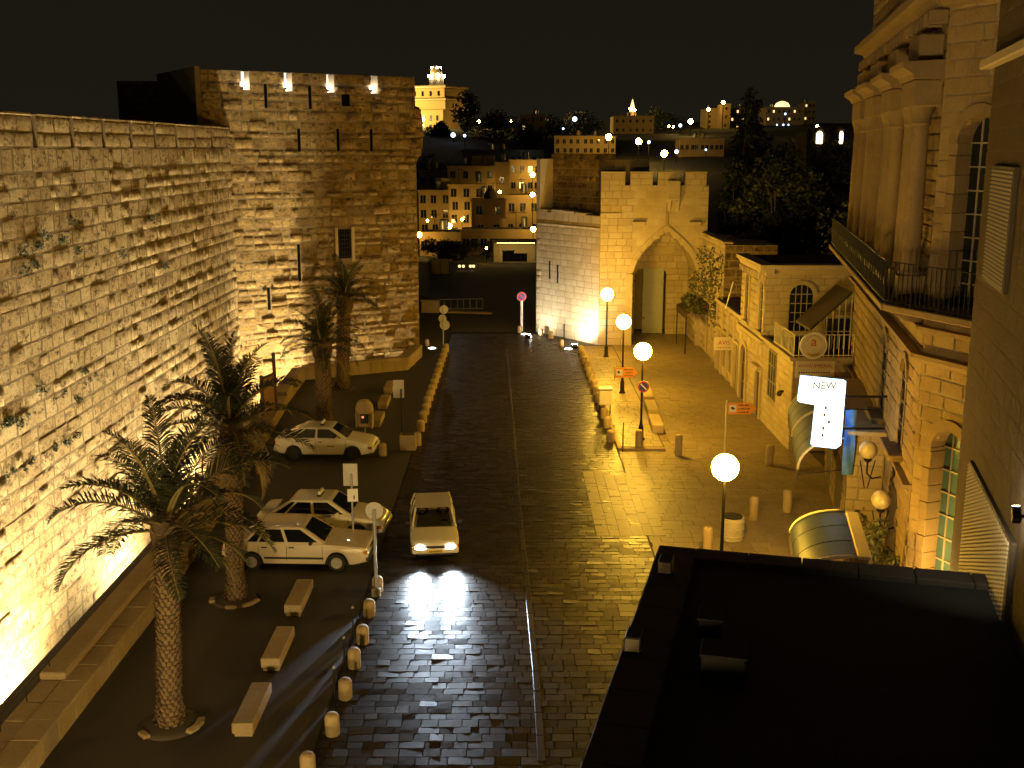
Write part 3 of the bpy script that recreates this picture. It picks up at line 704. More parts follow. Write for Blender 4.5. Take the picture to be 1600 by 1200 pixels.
# flank towards the road
fl = Vector((1.8, 80.0, 0)) - Vector((6.0, 74.5, 0)); fl = Matrix.Rotation(R(1), 3, 'Z') @ fl
LF = fl.length; uf = -fl.normalized(); nf = Vector((0, 0, 1)).cross(uf) * -1
nf = uf.cross(Vector((0, 0, 1)))
lay(gate, fl, uf, nf, (0, 0, 1), courses(LF, 0, 8.9, .46, (.5, 1.1), joint=.009), M['gate'], .018, 'ashlar_block', 300)
Mf = Matrix.Translation(fl) @ Matrix(((uf.x, -nf.x, 0, 0), (uf.y, -nf.y, 0, 0), (0, 0, 1, 0), (0, 0, 0, 1)))
MB().box(0, LF - .02, 0, 1.2, -.1, 8.88, Mf).build('flank_core', M['lime'], gate)
for zz in (8.0,): MB().bbox(0, LF, -.08, .02, zz, zz + .1, .02, Mf).build('string_course', M['trim'], gate)
for a in (.1, 1.7, 2.9, 4.3): MB().bbox(a, a + random.uniform(.9, 1.3), -.03, .7, 8.86, 8.98 + random.uniform(0, .2), .03, Mf, .02).build('coping_stone', M['gate'], gate)
for a, z in ((1.5, 5.4), (2.4, 5.2), (3.2, 1.0)): MB().box(a, a + .12, -.045, .02, z - 1.3, z, Mf).build('arrow_slit', M['black'], gate)
# higher block set back behind the flank
lay(gate, fl + (-nf) * 1.25, uf, nf, (0, 0, 1), courses(LF, 8.5, 12.6, .5, (.5, 1.1)), M['tower'], .06, 'rubble_block', 300)
MB().box(0, LF - .02, 1.25, 4.5, 8, 12.6, Mf).build('upper_core', M['lime'], gate)
MB().box(-.05, .35, .02, 4.0, -.1, 12.62, Mf).build('corner_pier', M['gate'], gate)
for k in range(4): MB().bbox(.2 + k * 1.7, 1.4 + k * 1.7, 1.2, 1.7, 12.58, 13.0, .03, Mf, .02).build('merlon', M['tower'], gate)
flood((4.3, 73.4, -.3), (5.0, 76.5, 2.4), 2000, (1.0, .93, .75), 110, 'small floodlight on the ground against the gate flank', 'floodlights by the gate')
flood((1.2, 77.6, -.3), (3.0, 79.6, 2.0), 420, (1.0, .93, .8), 110, 'small floodlight at the far corner of the gate flank', 'floodlights by the gate')
# ================================================================== street lamps
def street_lamp(px, pyg, base=None, X=None, Y=None, label='', lit=True, zg=None, gm='globe'):
    if base is not None: b = at_z(*base); X, Y = b.x, b.y
    z = zg or at_y(px, pyg, Y).z
    t = thing('street_lamp', label, 'street lamp', (X, Y, .0), 0, 'globe street lamps along the plaza')
    MB().lathe([(.20, 0), (.20, .12), (.13, .22), (.11, .75), (.075, .85), (.06, 1.0)], 14).build('base', M['iron'], t, smooth=40)
    MB().lathe([(.055, .95), (.045, z - .42), (.07, z - .40), (.07, z - .36), (.045, z - .34)], 12).build('pole', M['iron'], t, smooth=40)
    MB().lathe([(.05, z - .36), (.14, z - .33), (.16, z - .27), (.12, z - .25)], 14).build('collar', M['iron'], t, smooth=40)
    MB().ball((0, 0, z), .40, 20, 12).build('globe', M[gm], t, smooth=True)
    return t
LAMPS = [street_lamp(947, 460, (947, 560), label='lit globe street lamp close to the corner of the gate'),
         street_lamp(975, 503, (972, 617), label='lit globe street lamp carrying an orange arrow sign'),
         street_lamp(1006, 549, (1001, 690), label='lit globe street lamp with a round no-parking sign'),
         street_lamp(1133, 730, None, 6.28, 30.8, 'lit globe street lamp beside the round concrete litter bin', zg=4.2)]
# ================================================================== signs
def disc(m, c, r, y0, y1, n=24):
    return m.prism([(c[0] + r * math.cos(2 * math.pi * k / n), c[1] + r * math.sin(2 * math.pi * k / n)) for k in range(n)], y0, y1)
def face_sign(t, x, z, r, y=0):
    """round blue sign with red rim and red slash, facing -y"""
    s = disc(MB(), (x, z), r, y - .02, y).build('sign_plate', M['white'], t)
    disc(MB(), (x, z), r * .97, y - .026, y - .021).build('rim', M['red'], s)
    disc(MB(), (x, z), r * .72, y - .031, y - .027).build('field', M['blue'], s)
    Mx = Matrix.Translation((x, 0, z)) @ Matrix.Rotation(R(45), 4, 'Y')
    MB().box(-r * .72, r * .72, y - .036, y - .032, -r * .11, r * .11, Mx).build('slash', M['white' if r < .31 else 'red'], s)
    return s
b = at_z(815, 517); t = thing('road_sign', 'no-stopping sign on a thick white pole beside the gate flank', 'road sign', b)
z = at_y(817, 463, b.y).z; face_sign(t, 0, z, .34, -.1); MB().tube([(0, 0, 0), (0, 0, z + .2)], .10, 12).build('pole', M['white'], t, smooth=40)
b = at_z(1001, 690); z = at_y(1005, 604, b.y - .1).z
t = thing('road_sign', 'small round no-parking sign strapped to a lamp post', 'road sign', (b.x + .05, b.y - .12, z)); face_sign(t, 0, 0, .27); MB().box(-.05, .05, 0, .08, -.05, .05).build('bracket', M['steel'], t)
b = at_z(693, 546); t = thing('road_sign', 'pole with three round sign backs facing away near the tower', 'road sign', b)
MB().tube([(0, 0, 0), (0, 0, at_y(695, 478, b.y).z)], .04, 10).build('pole', M['steel'], t, smooth=40)
for px, py, r, o in ((695, 484, .30, .05), (692, 498, .27, -.05), (698, 508, .34, .1)):
    disc(MB(), (o, at_y(px, py, b.y).z), r, .05, .07).build('sign_plate', M['signback'], t)
b = at_z(588, 932); t = thing('road_sign', 'round sign seen from behind on a tall steel pole by the parked saloon', 'road sign', b)
z = at_y(588, 799, b.y).z; MB().tube([(0, 0, 0), (0, 0, z + .05)], .055, 12).build('pole', M['steel'], t, smooth=40)
s = disc(MB(), (0, z), .27, .06, .075).build('sign_plate', M['signback'], t)
for a in range(2): MB().box(-.2, .2, .05, .058, -.02 + z - .1 + a * .2, .02 + z - .1 + a * .2).build('rail', M['steel'], s)
MB().bbox(-.14, .14, -.1, .1, 0, .28, .03).build('footing', M['concrete'], t)
b = at_z(553, 868); t = thing('road_sign', 'rectangular sign back above a small white plate behind the saloon', 'road sign', b)
zt, zb = at_y(549, 725, b.y).z, at_y(549, 760, b.y).z
MB().tube([(0, 0, 0), (0, 0, (zt + zb) / 2 + .05)], .035, 10).build('pole', M['steel'], t, smooth=40)
MB().bbox(-.28, .20, .04, .06, zb, zt, .008).build('sign_plate', M['signback'], t)
p2_ = MB().bbox(-.15, .2, -.07, -.05, at_y(551, 783, b.y).z, at_y(551, 763, b.y).z, .008, Matrix.Rotation(R(8), 4, 'Z')).build('small_plate', M['white'], t)
MB().box(.06, .1, -.076, -.071, at_y(551, 779, b.y).z, at_y(551, 773, b.y).z).build('mark', M['ink'], p2_)
b = at_z(628, 674); t = thing('road_sign', 'rectangular sign back on a thin dark pole by the row of bollards', 'road sign', b)
zt, zb = at_y(623, 594, b.y).z, at_y(623, 622, b.y).z; k = .3
MB().tube([(0, 0, 0), (0, 0, zb + .45)], .035, 10).build('pole', M['iron'], t, smooth=40)
MB().bbox(-.38, .14, .04, .06, zb, zt, .008).build('sign_plate', M['signback'], t)
def arrow(t, w_, h, y=0):
    s = MB().prism([(0, -h / 2), (w_ - h * .55, -h / 2), (w_, 0), (w_ - h * .55, h / 2), (0, h / 2)], y - .03, y).build('arrow_board', M['orange'], t)
    MB().bbox(.06, .06 + h * .6, y - .04, y - .031, -h * .3, h * .3, .004).build('pictogram_panel', M['white'], s)
    MB().prism([(.1, .04), (.2, .12), (.28, .0), (.22, -.06)], y - .046, y - .041).build('pictogram', M['ink'], s)
    for r, (a, b_) in enumerate(((.36, .76), (.42, .72), (.38, .76))):     # three rows of small lettering
        x = a * w_ * 1.05
        while x < b_ * w_ * 1.02:
            l = random.uniform(.03, .075); MB().box(x, x + l, y - .036, y - .031, (1 - r) * h * .28 - .035, (1 - r) * h * .28 + random.uniform(.0, .04)).build('letter', M['ink'], s); x += l + .02
b = at_z(972, 617); p = at_y(961, 582, b.y - .12)
t = thing('arrow_sign', 'orange pointed street sign clamped to the middle lamp post', 'street sign', p); arrow(t, 1.28, .58)
MB().box(.34, .46, 0, .1, -.06, .06).build('clamp', M['steel'], t); MB().tube([(-.03, 0, -.35), (-.03, 0, .38)], .03).build('end_bar', M['awntrim'], t)
b = at_z(1134, 712); p = at_y(1138, 638, b.y)
t = thing('arrow_sign', 'orange pointed street sign on its own pale pole on the plaza', 'street sign', b); MB().tube([(-.06, 0, 0), (-.06, 0, p.z + .36)], .04, 10).build('pole', M['awntrim'], t, smooth=40)
t2_ = thing('arrow_holder', None, None, (0, 0, p.z)); bpy.data.objects.remove(t2_)
tb_ = MB().prism([(0, -.26), (1.0, -.26), (1.25, 0), (1.0, .26), (0, .26)], -.06, -.03).build('arrow_board', M['orange'], t, (0, 0, p.z))
MB().bbox(.06, .36, -.075, -.061, -.16, .16, .004).build('pictogram_panel', M['white'], tb_)
MB().prism([(.1, .04), (.2, .1), (.3, .0), (.22, -.06)], -.08, -.076).build('pictogram', M['ink'], tb_)
for r in range(3):
    x = .45
    while x < .92:
        l = random.uniform(.03, .075); MB().box(x, x + l, -.066, -.061, (1 - r) * .16 - .035, (1 - r) * .16 + random.uniform(.0, .04)).build('letter', M['ink'], tb_); x += l + .02
# ================================================================== bollards, blocks, bins
def bollard_mesh(r, h):
    m = MB(); m.lathe([(r * .96, 0), (r, .04), (r, h - r * .75), (r * .93, h - r * .42), (r * .72, h - r * .15), (r * .4, h - .02), (.01, h)], 14)
    me_o = m.build('bollard', M['bollard'], smooth=50); return me_o
b1 = bollard_mesh(.20, .62); b1_used = [False]
def put_bollard(X, Y, label, group, src=b1, used=b1_used, s=1.0, z=0):
    if used[0]: o = src.copy(); C.objects.link(o)
    else: o = src; used[0] = True
    o.location = (X, Y, z); o.rotation_euler = (random.uniform(-.03, .03), random.uniform(-.03, .03), random.uniform(0, 6)); o.scale = (s, s, s * random.uniform(.93, 1.07))
    return tag(o, label, 'bollard', group)
for px, py in ((482, 1212), (520, 1148), (540, 1091), (554, 1043), (567, 1005), (577, 963), (590, 925)):
    p = at_z(px, py); put_bollard(p.x, p.y, 'domed stone bollard at the kerb beside the stone benches', 'bollards along the parking kerb', s=.86)
for i in range(15):
    p = at_z(652 + (697 - 652) * (i / 14) ** .82, 696 + (550 - 696) * (i / 14) ** .72); put_bollard(p.x, p.y, 'domed stone bollard in the close row towards the tower', 'bollards in the row by the tower')
for i in range(13):
    p = at_z(957 + (909 - 957) * (i / 12) ** .85, 690 + (552 - 690) * (i / 12) ** .75); put_bollard(p.x - .1, p.y, 'domed stone bollard in the row along the raised pavement', 'bollards along the raised pavement', s=.95)
for px, py, la in ((598, 712, 'lone stone bollard in front of the farther parked taxi'), (845, 524, 'small stone bollard under the gate flank'), (861, 529, 'small stone bollard under the gate flank')):
    p = at_z(px, py); put_bollard(p.x, p.y, la, 'bollards under the gate flank' if 'flank' in la else None, s=.9)
b2 = bollard_mesh(.17, .95); b2u = [False]
for px, py, la in ((998, 702, 'tall stone bollard next to the lamp post with the no-parking sign'), (1060, 712, 'tall stone bollard alone on the plaza beyond the orange sign'), (1201, 727, 'tall stone bollard near the blue-grey awnings'),
                   (1177, 812, 'tall stone bollard between the litter bin and the awnings'), (1230, 800, 'tall stone bollard close to the shop fronts under the awnings'), (1105, 866, 'tall stone bollard in front of the nearest lamp post')):
    p = at_z(px, py); put_bollard(p.x, p.y, la, None, b2, b2u)
for px, py in ((531, 1100), (546, 1050), (559, 1000)):
    p = at_z(px, py); o = thing('chain_post', 'thin dark iron post beside a kerb bollard', 'post', (p.x - .12, p.y, 0), 0, 'iron posts along the parking kerb')
    MB().lathe([(.05, 0), (.03, .03), (.022, .9), (.022, .94)], 10).build('shaft', M['iron'], o); MB().ball((0, 0, .97), .04).build('knob', M['steel'], o, smooth=True)
p = at_z(973, 706); o = thing('chain_post', 'thin dark red post at the end of the raised pavement', 'post', p)
MB().lathe([(.06, 0), (.03, .03), (.026, 1.25), (.026, 1.3)], 10).build('shaft', M['darkwood'], o); MB().ball((0, 0, 1.32), .035).build('knob', M['darkwood'], o, smooth=True)
# in-ground lamps with their white guard stones
for px, py, sx, sy, la in ((675, 545, 667, 541, 'near the tower corner'), (820, 523, 812, 520, 'below the white-poled sign'), (888, 546, 877, 541, 'in front of the gate flank')):
    p = at_z(px, py); o = thing('ground_lamp', 'bright round lamp sunk in the ground ' + la, 'ground lamp', p)
    MB().lathe([(.36, 0), (.36, .03), (.30, .045)], 20).build('ring', M['steel'], o); MB().lathe([(.29, .03), (.2, .07), (.02, .085)], 20).build('lens', M['ground_lamp'], o, smooth=True)
    p = at_z(sx, sy); put_bollard(p.x, p.y, 'pale rounded guard stone beside the ground lamp ' + la, None, s=.85)
# stone benches
def bench(x0, y0, l, label, wd=.5, h=.38, rz=0):
    o = thing('stone_bench', label, 'bench', (x0, y0, 0), rz)
    MB().bbox(.0, wd, 0, l, .10, h, .02, jit=.004).build('seat_block', M['kerb'], o)
    MB().bbox(.04, wd - .04, .06, l - .06, 0, .10, .01).build('plinth', M['kerb'], o); return o
bench(-6.5, 22.95, 2.0, 'long stone block bench closest to the largest palm')
bench(-6.56, 26.2, 2.0, 'long stone block bench between the other two by the palms')
bench(-6.65, 29.6, 2.0, 'long stone block bench just in front of the beige saloon')
for px, py, la in ((582, 668, 'stone block bench beside the domed street fixture'), (593, 640, 'stone block bench behind the domed street fixture'), (602, 616, 'stone block bench below the tower parapet')):
    p = at_z(px, py); bench(p.x - .1, p.y, 1.9, la)
for px, py, la in ((1019, 680, 'stone block seat at the open end of the row on the plaza'), (1012, 655, 'stone block seat in the middle of the row on the plaza'), (1006, 634, 'stone block seat at the lamp post end of the row')):
    p = at_z(px, py); bench(p.x, p.y, 2.3, la, .55, .5, R(-2))
# litter bins, planter, kiosk
p = at_z(1143, 842); o = thing('litter_bin', 'round concrete litter bin at the foot of a lamp post', 'litter bin', p)
MB().lathe([(.36, 0), (.40, .03), (.42, .78), (.40, .82), (.34, .82), (.33, .5), (.02, .48)], 22).build('drum', M['concrete'], o, smooth=40)
MB().lathe([(.335, .7), (.345, .7), (.345, .86), (.335, .86)], 22).build('liner', M['iron'], o, smooth=40)
for k in range(3): MB().lathe([(.425, .15 + k * .25), (.432, .16 + k * .25), (.432, .2 + k * .25), (.425, .21 + k * .25)], 22).build('band', M['concrete'], o, smooth=40)
p = at_z(945, 648); o = thing('litter_bin', 'square metal litter bin on legs by the pavement bollards', 'litter bin', p)
MB().bbox(-.33, .33, -.25, .25, .55, 1.3, .04).build('body', M['awntrim'], o); MB().bbox(-.36, .36, -.28, .28, 1.32, 1.42, .03).build('lid', M['steel'], o)
for s in (-1, 1): MB().box(s * .27 - .03, s * .27 + .03, -.03, .03, 0, .55).build('leg', M['iron'], o)
p = at_z(638, 702); o = thing('planter', 'square pale stone planter box at the end of the bollard row', 'planter', p)
MB().bbox(-.36, .36, -.3, .3, 0, .72, .03).build('box', M['kerb'], o); MB().bbox(-.28, .28, -.22, .22, .70, .735, .01).build('soil', M['earth'], o)
p = at_z(571, 692); o = thing('street_fixture', 'domed street fixture with a small red light on a thin post', 'street fixture', p)
MB().lathe([(.12, 0), (.12, .04), (.045, .06), (.045, .75)], 12).build('post', M['steel'], o)
MB().bbox(-.36, .36, -.05, .3, .7, 1.5, .06).build('back_shell', M['kerb'], o)
MB().lathe([(.40, 1.45), (.43, 1.6), (.38, 1.85), (.22, 2.05), (.02, 2.1)], 14, sy=.75).build('dome', M['kerb'], o, smooth=50)
for s in (-1, 1): MB().bbox(s * .36 - .03, s * .36 + .03, -.3, .2, .75, 1.55, .02).build('side_shell', M['kerb'], o)
MB().bbox(-.18, .18, -.15, -.05, .95, 1.4, .03).build('device', M['iron'], o); MB().bbox(-.12, -.02, -.17, -.151, 1.22, 1.32, .01).build('red_light', M['redlit'], o)
# ================================================================== palms
def frond_mesh(L_, e0, droop, name, leafmat, dens=54):
    pts, x, z, e = [], 0.0, 0.0, e0; n = 22
    for i in range(n + 1):
        pts.append(Vector((x, 0, z))); s = L_ / n; x += math.cos(e) * s; z += math.sin(e) * s; e = max(-1.5, e - droop / n * (.4 + 1.2 * i / n))
    V, Q, mi = [], [], []
    for i, p in enumerate(pts):      # rib
        r = .035 * (1 - i / n) + .006; d = (pts[min(i + 1, n)] - pts[max(i - 1, 0)]).normalized(); up = Vector((0, 1, 0)).cross(d) * -1
        for a, b in ((-1, 0), (0, 1), (1, 0), (0, -1)): V.append(p + Vector((0, a * r * 1.3, 0)) + up * (b * r))
    for i in range(n):
        for k in range(4): Q.append((i * 4 + k, i * 4 + (k + 1) % 4, i * 4 + 4 + (k + 1) % 4, i * 4 + 4 + k)); mi.append(1)
    for i in range(dens):
        s = .14 + .86 * i / dens; f = s * n; k = min(n - 1, int(f)); p = pts[k].lerp(pts[k + 1], f - k); d = (pts[k + 1] - pts[k]).normalized(); up = d.cross(Vector((0, 1, 0))) * -1
        if up.z < 0: up = -up
        ll = L_ * .20 * math.sin(math.pi * min(1, .22 + .74 * s)) ** .8
        for sd in (-1, 1):
            dirv = (Vector((0, sd, 0)) * .85 + d * random.uniform(.5, .9) + up * random.uniform(.1, .55)).normalized()
            l = ll * random.uniform(.8, 1.15); wd = .024 * L_ / 3
            mid = p + dirv * l * .55; tip = p + dirv * l + Vector((0, 0, -l * random.uniform(.05, .3)))
            o = len(V); wv = d * wd
            V += [p - wv * .5, p + wv * .5, mid + wv, mid - wv, tip + wv * .15, tip - wv * .15]
            Q += [(o, o + 1, o + 2, o + 3), (o + 3, o + 2, o + 4, o + 5)]; mi += [0, 0]
    me = bpy.data.meshes.new(name); me.from_pydata([tuple(v) for v in V], [], Q); me.materials.append(leafmat); me.materials.append(M['rachis'])
    me.polygons.foreach_set('material_index', mi); me.update(); return me
FR = {k: [frond_mesh(3.0, R(e), R(d), 'frond', M['frond']) for d in (dr1, dr2)] for k, (e, dr1, dr2) in
      {'up': (80, 35, 60), 'mid': (58, 70, 100), 'low': (34, 75, 105), 'flat': (10, 60, 90), 'hang': (-12, 55, 75)}.items()}
DEAD = [frond_mesh(2.5, R(-10), R(110), 'dry_frond', M['deadfrond'], 34), frond_mesh(2.3, R(-30), R(75), 'dry_frond', M['deadfrond'], 34)]
def palm(base, crown, label, r=.27, s=1.0, nf=36, nd=9, seed=1):
    rd = random.Random(seed); t = thing('palm_tree', label, 'palm tree', base, 0); H = crown.z - base.z; dx, dy = crown.x - base.x, crown.y - base.y
    def axis(q): return Vector((dx * q, dy * q, H * q))
    def rad(q): return r * (1.25 - .35 * min(1, q * 6) if q < .17 else 1.0) * (1.0 + (.25 if q > .86 else 0) * (q - .86) / .14)
    tr = MB(); tr.tube([axis(i / 20) for i in range(21)], [rad(i / 20) * .9 for i in range(21)], 16).build('trunk', M['barkcore'], t, smooth=True)
    V, Q = [], []; rows = int(H / .105)
    for j in range(rows):
        q = j / rows; rr = rad(q); c = axis(q); n = 13
        for k in range(n):
            a = 2 * math.pi * (k + .5 * (j % 2)) / n + rd.uniform(-.06, .06); da = .85 * math.pi / n; o = len(V); h = .15 * rd.uniform(.8, 1.2); pr = rr * rd.uniform(1.05, 1.2)
            def P(an, ra, z): return (c.x + math.cos(an) * ra, c.y + math.sin(an) * ra, c.z + z)
            V += [P(a - da, rr * .86, 0), P(a + da, rr * .86, 0), P(a + da * .6, pr, h), P(a - da * .6, pr, h), P(a, rr * .8, h * 1.15)]
            Q += [(o, o + 1, o + 2, o + 3), (o + 3, o + 2, o + 4, o + 4)]
    V = np.array(V); 
    me = bpy.data.meshes.new('leaf_base_scales'); me.from_pydata(V.tolist(), [], [tuple(dict.fromkeys(q)) for q in Q]); me.materials.append(M['bark'])
    sc = bpy.data.objects.new('leaf_base_scales', me); C.objects.link(sc); sc.parent = t; sc['kind'] = 'stuff'
    top = axis(1)
    MB().ball(tuple(top + Vector((0, 0, -.05))), r * 1.35, 14, 8, 1.6).build('crown_heart', M['barkcore'], t, smooth=True)
    for i in range(nf):
        q = i / nf; kind = 'up' if q < .2 else 'mid' if q < .5 else 'low' if q < .78 else 'flat' if q < .94 else 'hang'
        o = bpy.data.objects.new('frond', rd.choice(FR[kind])); C.objects.link(o); o.parent = t
        o.location = top + Vector((0, 0, .25 - .35 * q)); k = s * rd.uniform(.85, 1.12)
        o.rotation_euler = (rd.uniform(-.25, .25), rd.uniform(-.12, .12), i * 2.39996 + rd.uniform(-.25, .25)); o.scale = (k, k, k)
    for i in range(nd):
        o = bpy.data.objects.new('dry_frond', rd.choice(DEAD)); C.objects.link(o); o.parent = t; o.location = top + Vector((0, 0, -.25)); k = s * rd.uniform(.8, 1.05)
        o.rotation_euler = (0, rd.uniform(-.1, .3), i * 2.4 + rd.uniform(-.3, .3)); o.scale = (k, k, k)
    # ring of earth and loose stones at the foot
    MB().lathe([(.75, 0), (.6, .05), (.3, .09), (.02, .09)], 18).build('earth_ring', M['earth'], t, smooth=True)
    for k in range(5):
        a = rd.uniform(0, 6.28); MB().bbox(-.16, .16, -.09, .09, 0, .1, .03, Matrix.Translation((.7 * math.cos(a), .7 * math.sin(a), .0)) @ Matrix.Rotation(a + 1.5, 4, 'Z'), .01).build('edging_stone', M['kerb'], t)
    return t
def palm_px(bx, by, cx_, cy_, label, **kw):
    b = at_z(bx, by); c = at_y(cx_, cy_, b.y); palm(b, c, label, **kw)
palm_px(266, 1132, 260, 828, 'tall date palm with a scaly trunk nearest the stone benches', r=.27, s=1.02, nf=25, nd=2, seed=4)
palm_px(369, 936, 362, 672, 'tall date palm standing beside the beige saloon', r=.26, s=.97, nf=25, nd=6, seed=9)
palm_px(507, 662, 503, 543, 'shorter dark palm in front of the tower, left of its taller neighbour', r=.38, s=.86, nf=28, nd=3, seed=12)
palm_px(535, 607, 538, 470, 'taller dark palm against the tower wall under the barred window', r=.38, s=.80, nf=26, nd=2, seed=21)
# ================================================================== cars
def lerp_pts(pts, x):
    if x <= pts[0][0]: return pts[0][1]
    for (a, za), (b, zb) in zip(pts, pts[1:]):
        if x <= b: return za + (zb - za) * (x - a) / (b - a)
    return pts[-1][1]
def glass_clear():
    m, nt, p = newmat('clear_windscreen'); L = nt.links.new
    tr = N(nt, 'ShaderNodeBsdfTransparent'); tr.inputs[0].default_value = (.22, .23, .23, 1); gl = N(nt, 'ShaderNodeBsdfGlossy'); gl.inputs['Roughness'].default_value = .04
    mx = N(nt, 'ShaderNodeMixShader'); mx.inputs[0].default_value = .08; L(tr.outputs[0], mx.inputs[1]); L(gl.outputs[0], mx.inputs[2])
    L(mx.outputs[0], nt.nodes['Material Output'].inputs['Surface']); return m
M['clear'] = glass_clear()
def car(label, loc, rz, L_, top, hwid, wheels, belt, roof, gh, paint, boxy=0, taxi=False, hollow=False, lit=False, strip=False, plate=True, name='car'):
    """gh = (rear base x, rear roof x, front roof x, screen base x); front is +x; top = height of bonnet, belt and boot line along x"""
    t = thing(name, label, 'car', loc, rz); hw = hwid / 2; wr = .30; ra = .37
    n = 70; xs_ = [-L_ / 2 + L_ * i / n for i in range(n + 1)]; V, Q = [], []
    for x in xs_:
        e = min(x + L_ / 2, L_ / 2 - x); tap = min(1, e / .45); h = hw * (1 - (.10 - .05 * boxy) * (1 - tap) ** 1.7)
        zt = lerp_pts(top, x); zl = .24 + .10 * (1 - min(1, e / .5))
        for xw in wheels:
            if abs(x - xw) < ra: zl = max(zl, wr - .02 + math.sqrt(ra * ra - (x - xw) ** 2))
        zm = zl + (zt - zl) * .55; zr = .06 if not boxy else .035
        half = [(h - .05, zl), (h - .012, zl + .03), (h, (zl + zm) / 2), (h, zm), (h - .02, zt - .09), (h - .05, zt - zr * .6), (h - .14, zt), (h * .45, zt + .018)]
        V += [(x, -a, z) for a, z in half] + [(x, a, z) for a, z in reversed(half)]
    m = 16
    for i in range(n):
        for k in range(m - 1): Q.append((i * m + k, (i + 1) * m + k, (i + 1) * m + k + 1, i * m + k + 1))
    Q += [tuple(range(m)), tuple(reversed(range(n * m, n * m + m)))]
    b = MB(); b.v = V; b.f = Q; body = b.build('body', paint, t, smooth=38)
    MB().box(-L_ / 2 + .3, L_ / 2 - .3, -hw + .22, hw - .22, .17, .64).build('underbody', M['black'], t)
    xb0, xr0, xr1, xb1 = gh; hb, hr = hw - .07, hw - .20; zb = belt - .02
    Ab, Bb, Ar, Br = Vector((xb0, hb, zb)), Vector((xb1, hb, zb)), Vector((xr0, hr, roof)), Vector((xr1, hr, roof))
    def side(s_, t_, sd, off=0):
        p = (Ab.lerp(Bb, s_)).lerp(Ar.lerp(Br, s_), t_); return Vector((p.x, sd * (p.y + off), p.z + off * .3))
    def front(s_, t_, off): a = Bb.lerp(Br, t_); return Vector((a.x + off, (s_ * 2 - 1) * a.y, a.z + off * .5))
    def rear(s_, t_, off): a = Ab.lerp(Ar, t_); return Vector((a.x - off, (s_ * 2 - 1) * a.y, a.z + off * .5))
    bm = bmesh.new()
    vs = [bm.verts.new(p) for p in ((xb0, -hb, zb), (xb1, -hb, zb), (xb1, hb, zb), (xb0, hb, zb), (xr0, -hr, roof), (xr1, -hr, roof), (xr1, hr, roof), (xr0, hr, roof))]
    fc = [(4, 5, 6, 7)] if hollow else [(4, 5, 6, 7), (0, 1, 5, 4), (1, 2, 6, 5), (2, 3, 7, 6), (3, 0, 4, 7)]
    for f in fc: bm.faces.new([vs[i] for i in f])
    if hollow:
        bmesh.ops.delete(bm, geom=[v for v in bm.verts if not v.link_faces], context='VERTS')
    else:
        ed = [e for e in bm.edges if max(v.co.z for v in e.verts) > zb + .1]
        bmesh.ops.bevel(bm, geom=ed, offset=.05 if boxy else .09, segments=3, affect='EDGES', profile=.6)
    me = bpy.data.meshes.new('cabin'); bm.to_mesh(me); bm.free(); me.materials.append(paint); me.polygons.foreach_set('use_smooth', [True] * len(me.polygons)); me.set_sharp_from_angle(angle=R(35))
    cab = bpy.data.objects.new('roof' if hollow else 'cabin', me); C.objects.link(cab); cab.parent = t
    gm = M['clear'] if hollow else M['carglass']; off = .0 if hollow else .012
    def pane(nm, pts, mat): return MB().quad(*[tuple(p) for p in pts]).build(nm, mat, t)
    pane('windscreen', [front(.08, .06, off), front(.92, .06, off), front(.90, .9, off), front(.10, .9, off)], gm)
    pane('rear_window', [rear(.90, .10, off), rear(.10, .10, off), rear(.12, .88, off), rear(.88, .88, off)], gm)
    sp = [(.05, .17), (.20, .52), (.56, .93)] if not hollow else [(.06, .42), (.47, .94)]
    for sd in (-1, 1):
        for a, c in sp:
            q = [side(a, .08, sd, off), side(c, .08, sd, off), side(c - .01 if c < .9 else c - .03, .86, sd, off), side(a + .01 if a > .1 else a + .03, .86, sd, off)]
            if sd > 0: q.reverse()
            pane('side_window', q, gm)
        for k in (1, 2) if not hollow else (1,):        # handles, mirror
            x = xb0 + (xb1 - xb0) * (.27 if k == 1 else .6); MB().bbox(x - .09, x + .09, sd * hw - .015, sd * hw + .02, belt - .16, belt - .12, .008).build('door_handle', M['black'] if not taxi else M['chrome'], t)
        MB().bbox(xb1 - .48, xb1 - .38, sd * (hw + .0), sd * (hw + .17) if sd > 0 else sd * (hw - .0) + .0, belt + .0, belt + .12, .01).build('mirror', paint if taxi else M['black'], t) if sd > 0 else MB().bbox(xb1 - .48, xb1 - .38, -(hw + .17), -hw, belt, belt + .12, .01).build('mirror', paint if taxi else M['black'], t)
        for xj in (xb0 + (xb1 - xb0) * .54, xb0 + (xb1 - xb0) * .97, xb0 + (xb1 - xb0) * .2)[: 3 if not hollow else 2]:
            MB().box(xj - .006, xj + .006, sd * hw - .006, sd * hw + .0035, .36, belt - .1).build('door_seam', M['black'], t)
        MB().bbox(wheels[0] + .42, wheels[1] - .42, sd * hw - .01, sd * hw + .014, .42, .49 if strip else .46, .006).build('rubbing_strip', M['black'] if strip else paint, t)
        if hollow:
            for pts in ([side(0, 0, sd), side(.05, 0, sd), side(.05, 1, sd), side(0, 1, sd)], [side(.42, 0, sd), side(.47, 0, sd), side(.47, 1, sd), side(.42, 1, sd)], [side(.95, 0, sd), side(1, 0, sd), side(1, 1, sd), side(.95, 1, sd)]):
                q = [tuple(p) for p in pts]; MB().tube([(Vector(q[0]) + Vector(q[1])) / 2, (Vector(q[2]) + Vector(q[3])) / 2], .04, 6).build('pillar', paint, t)
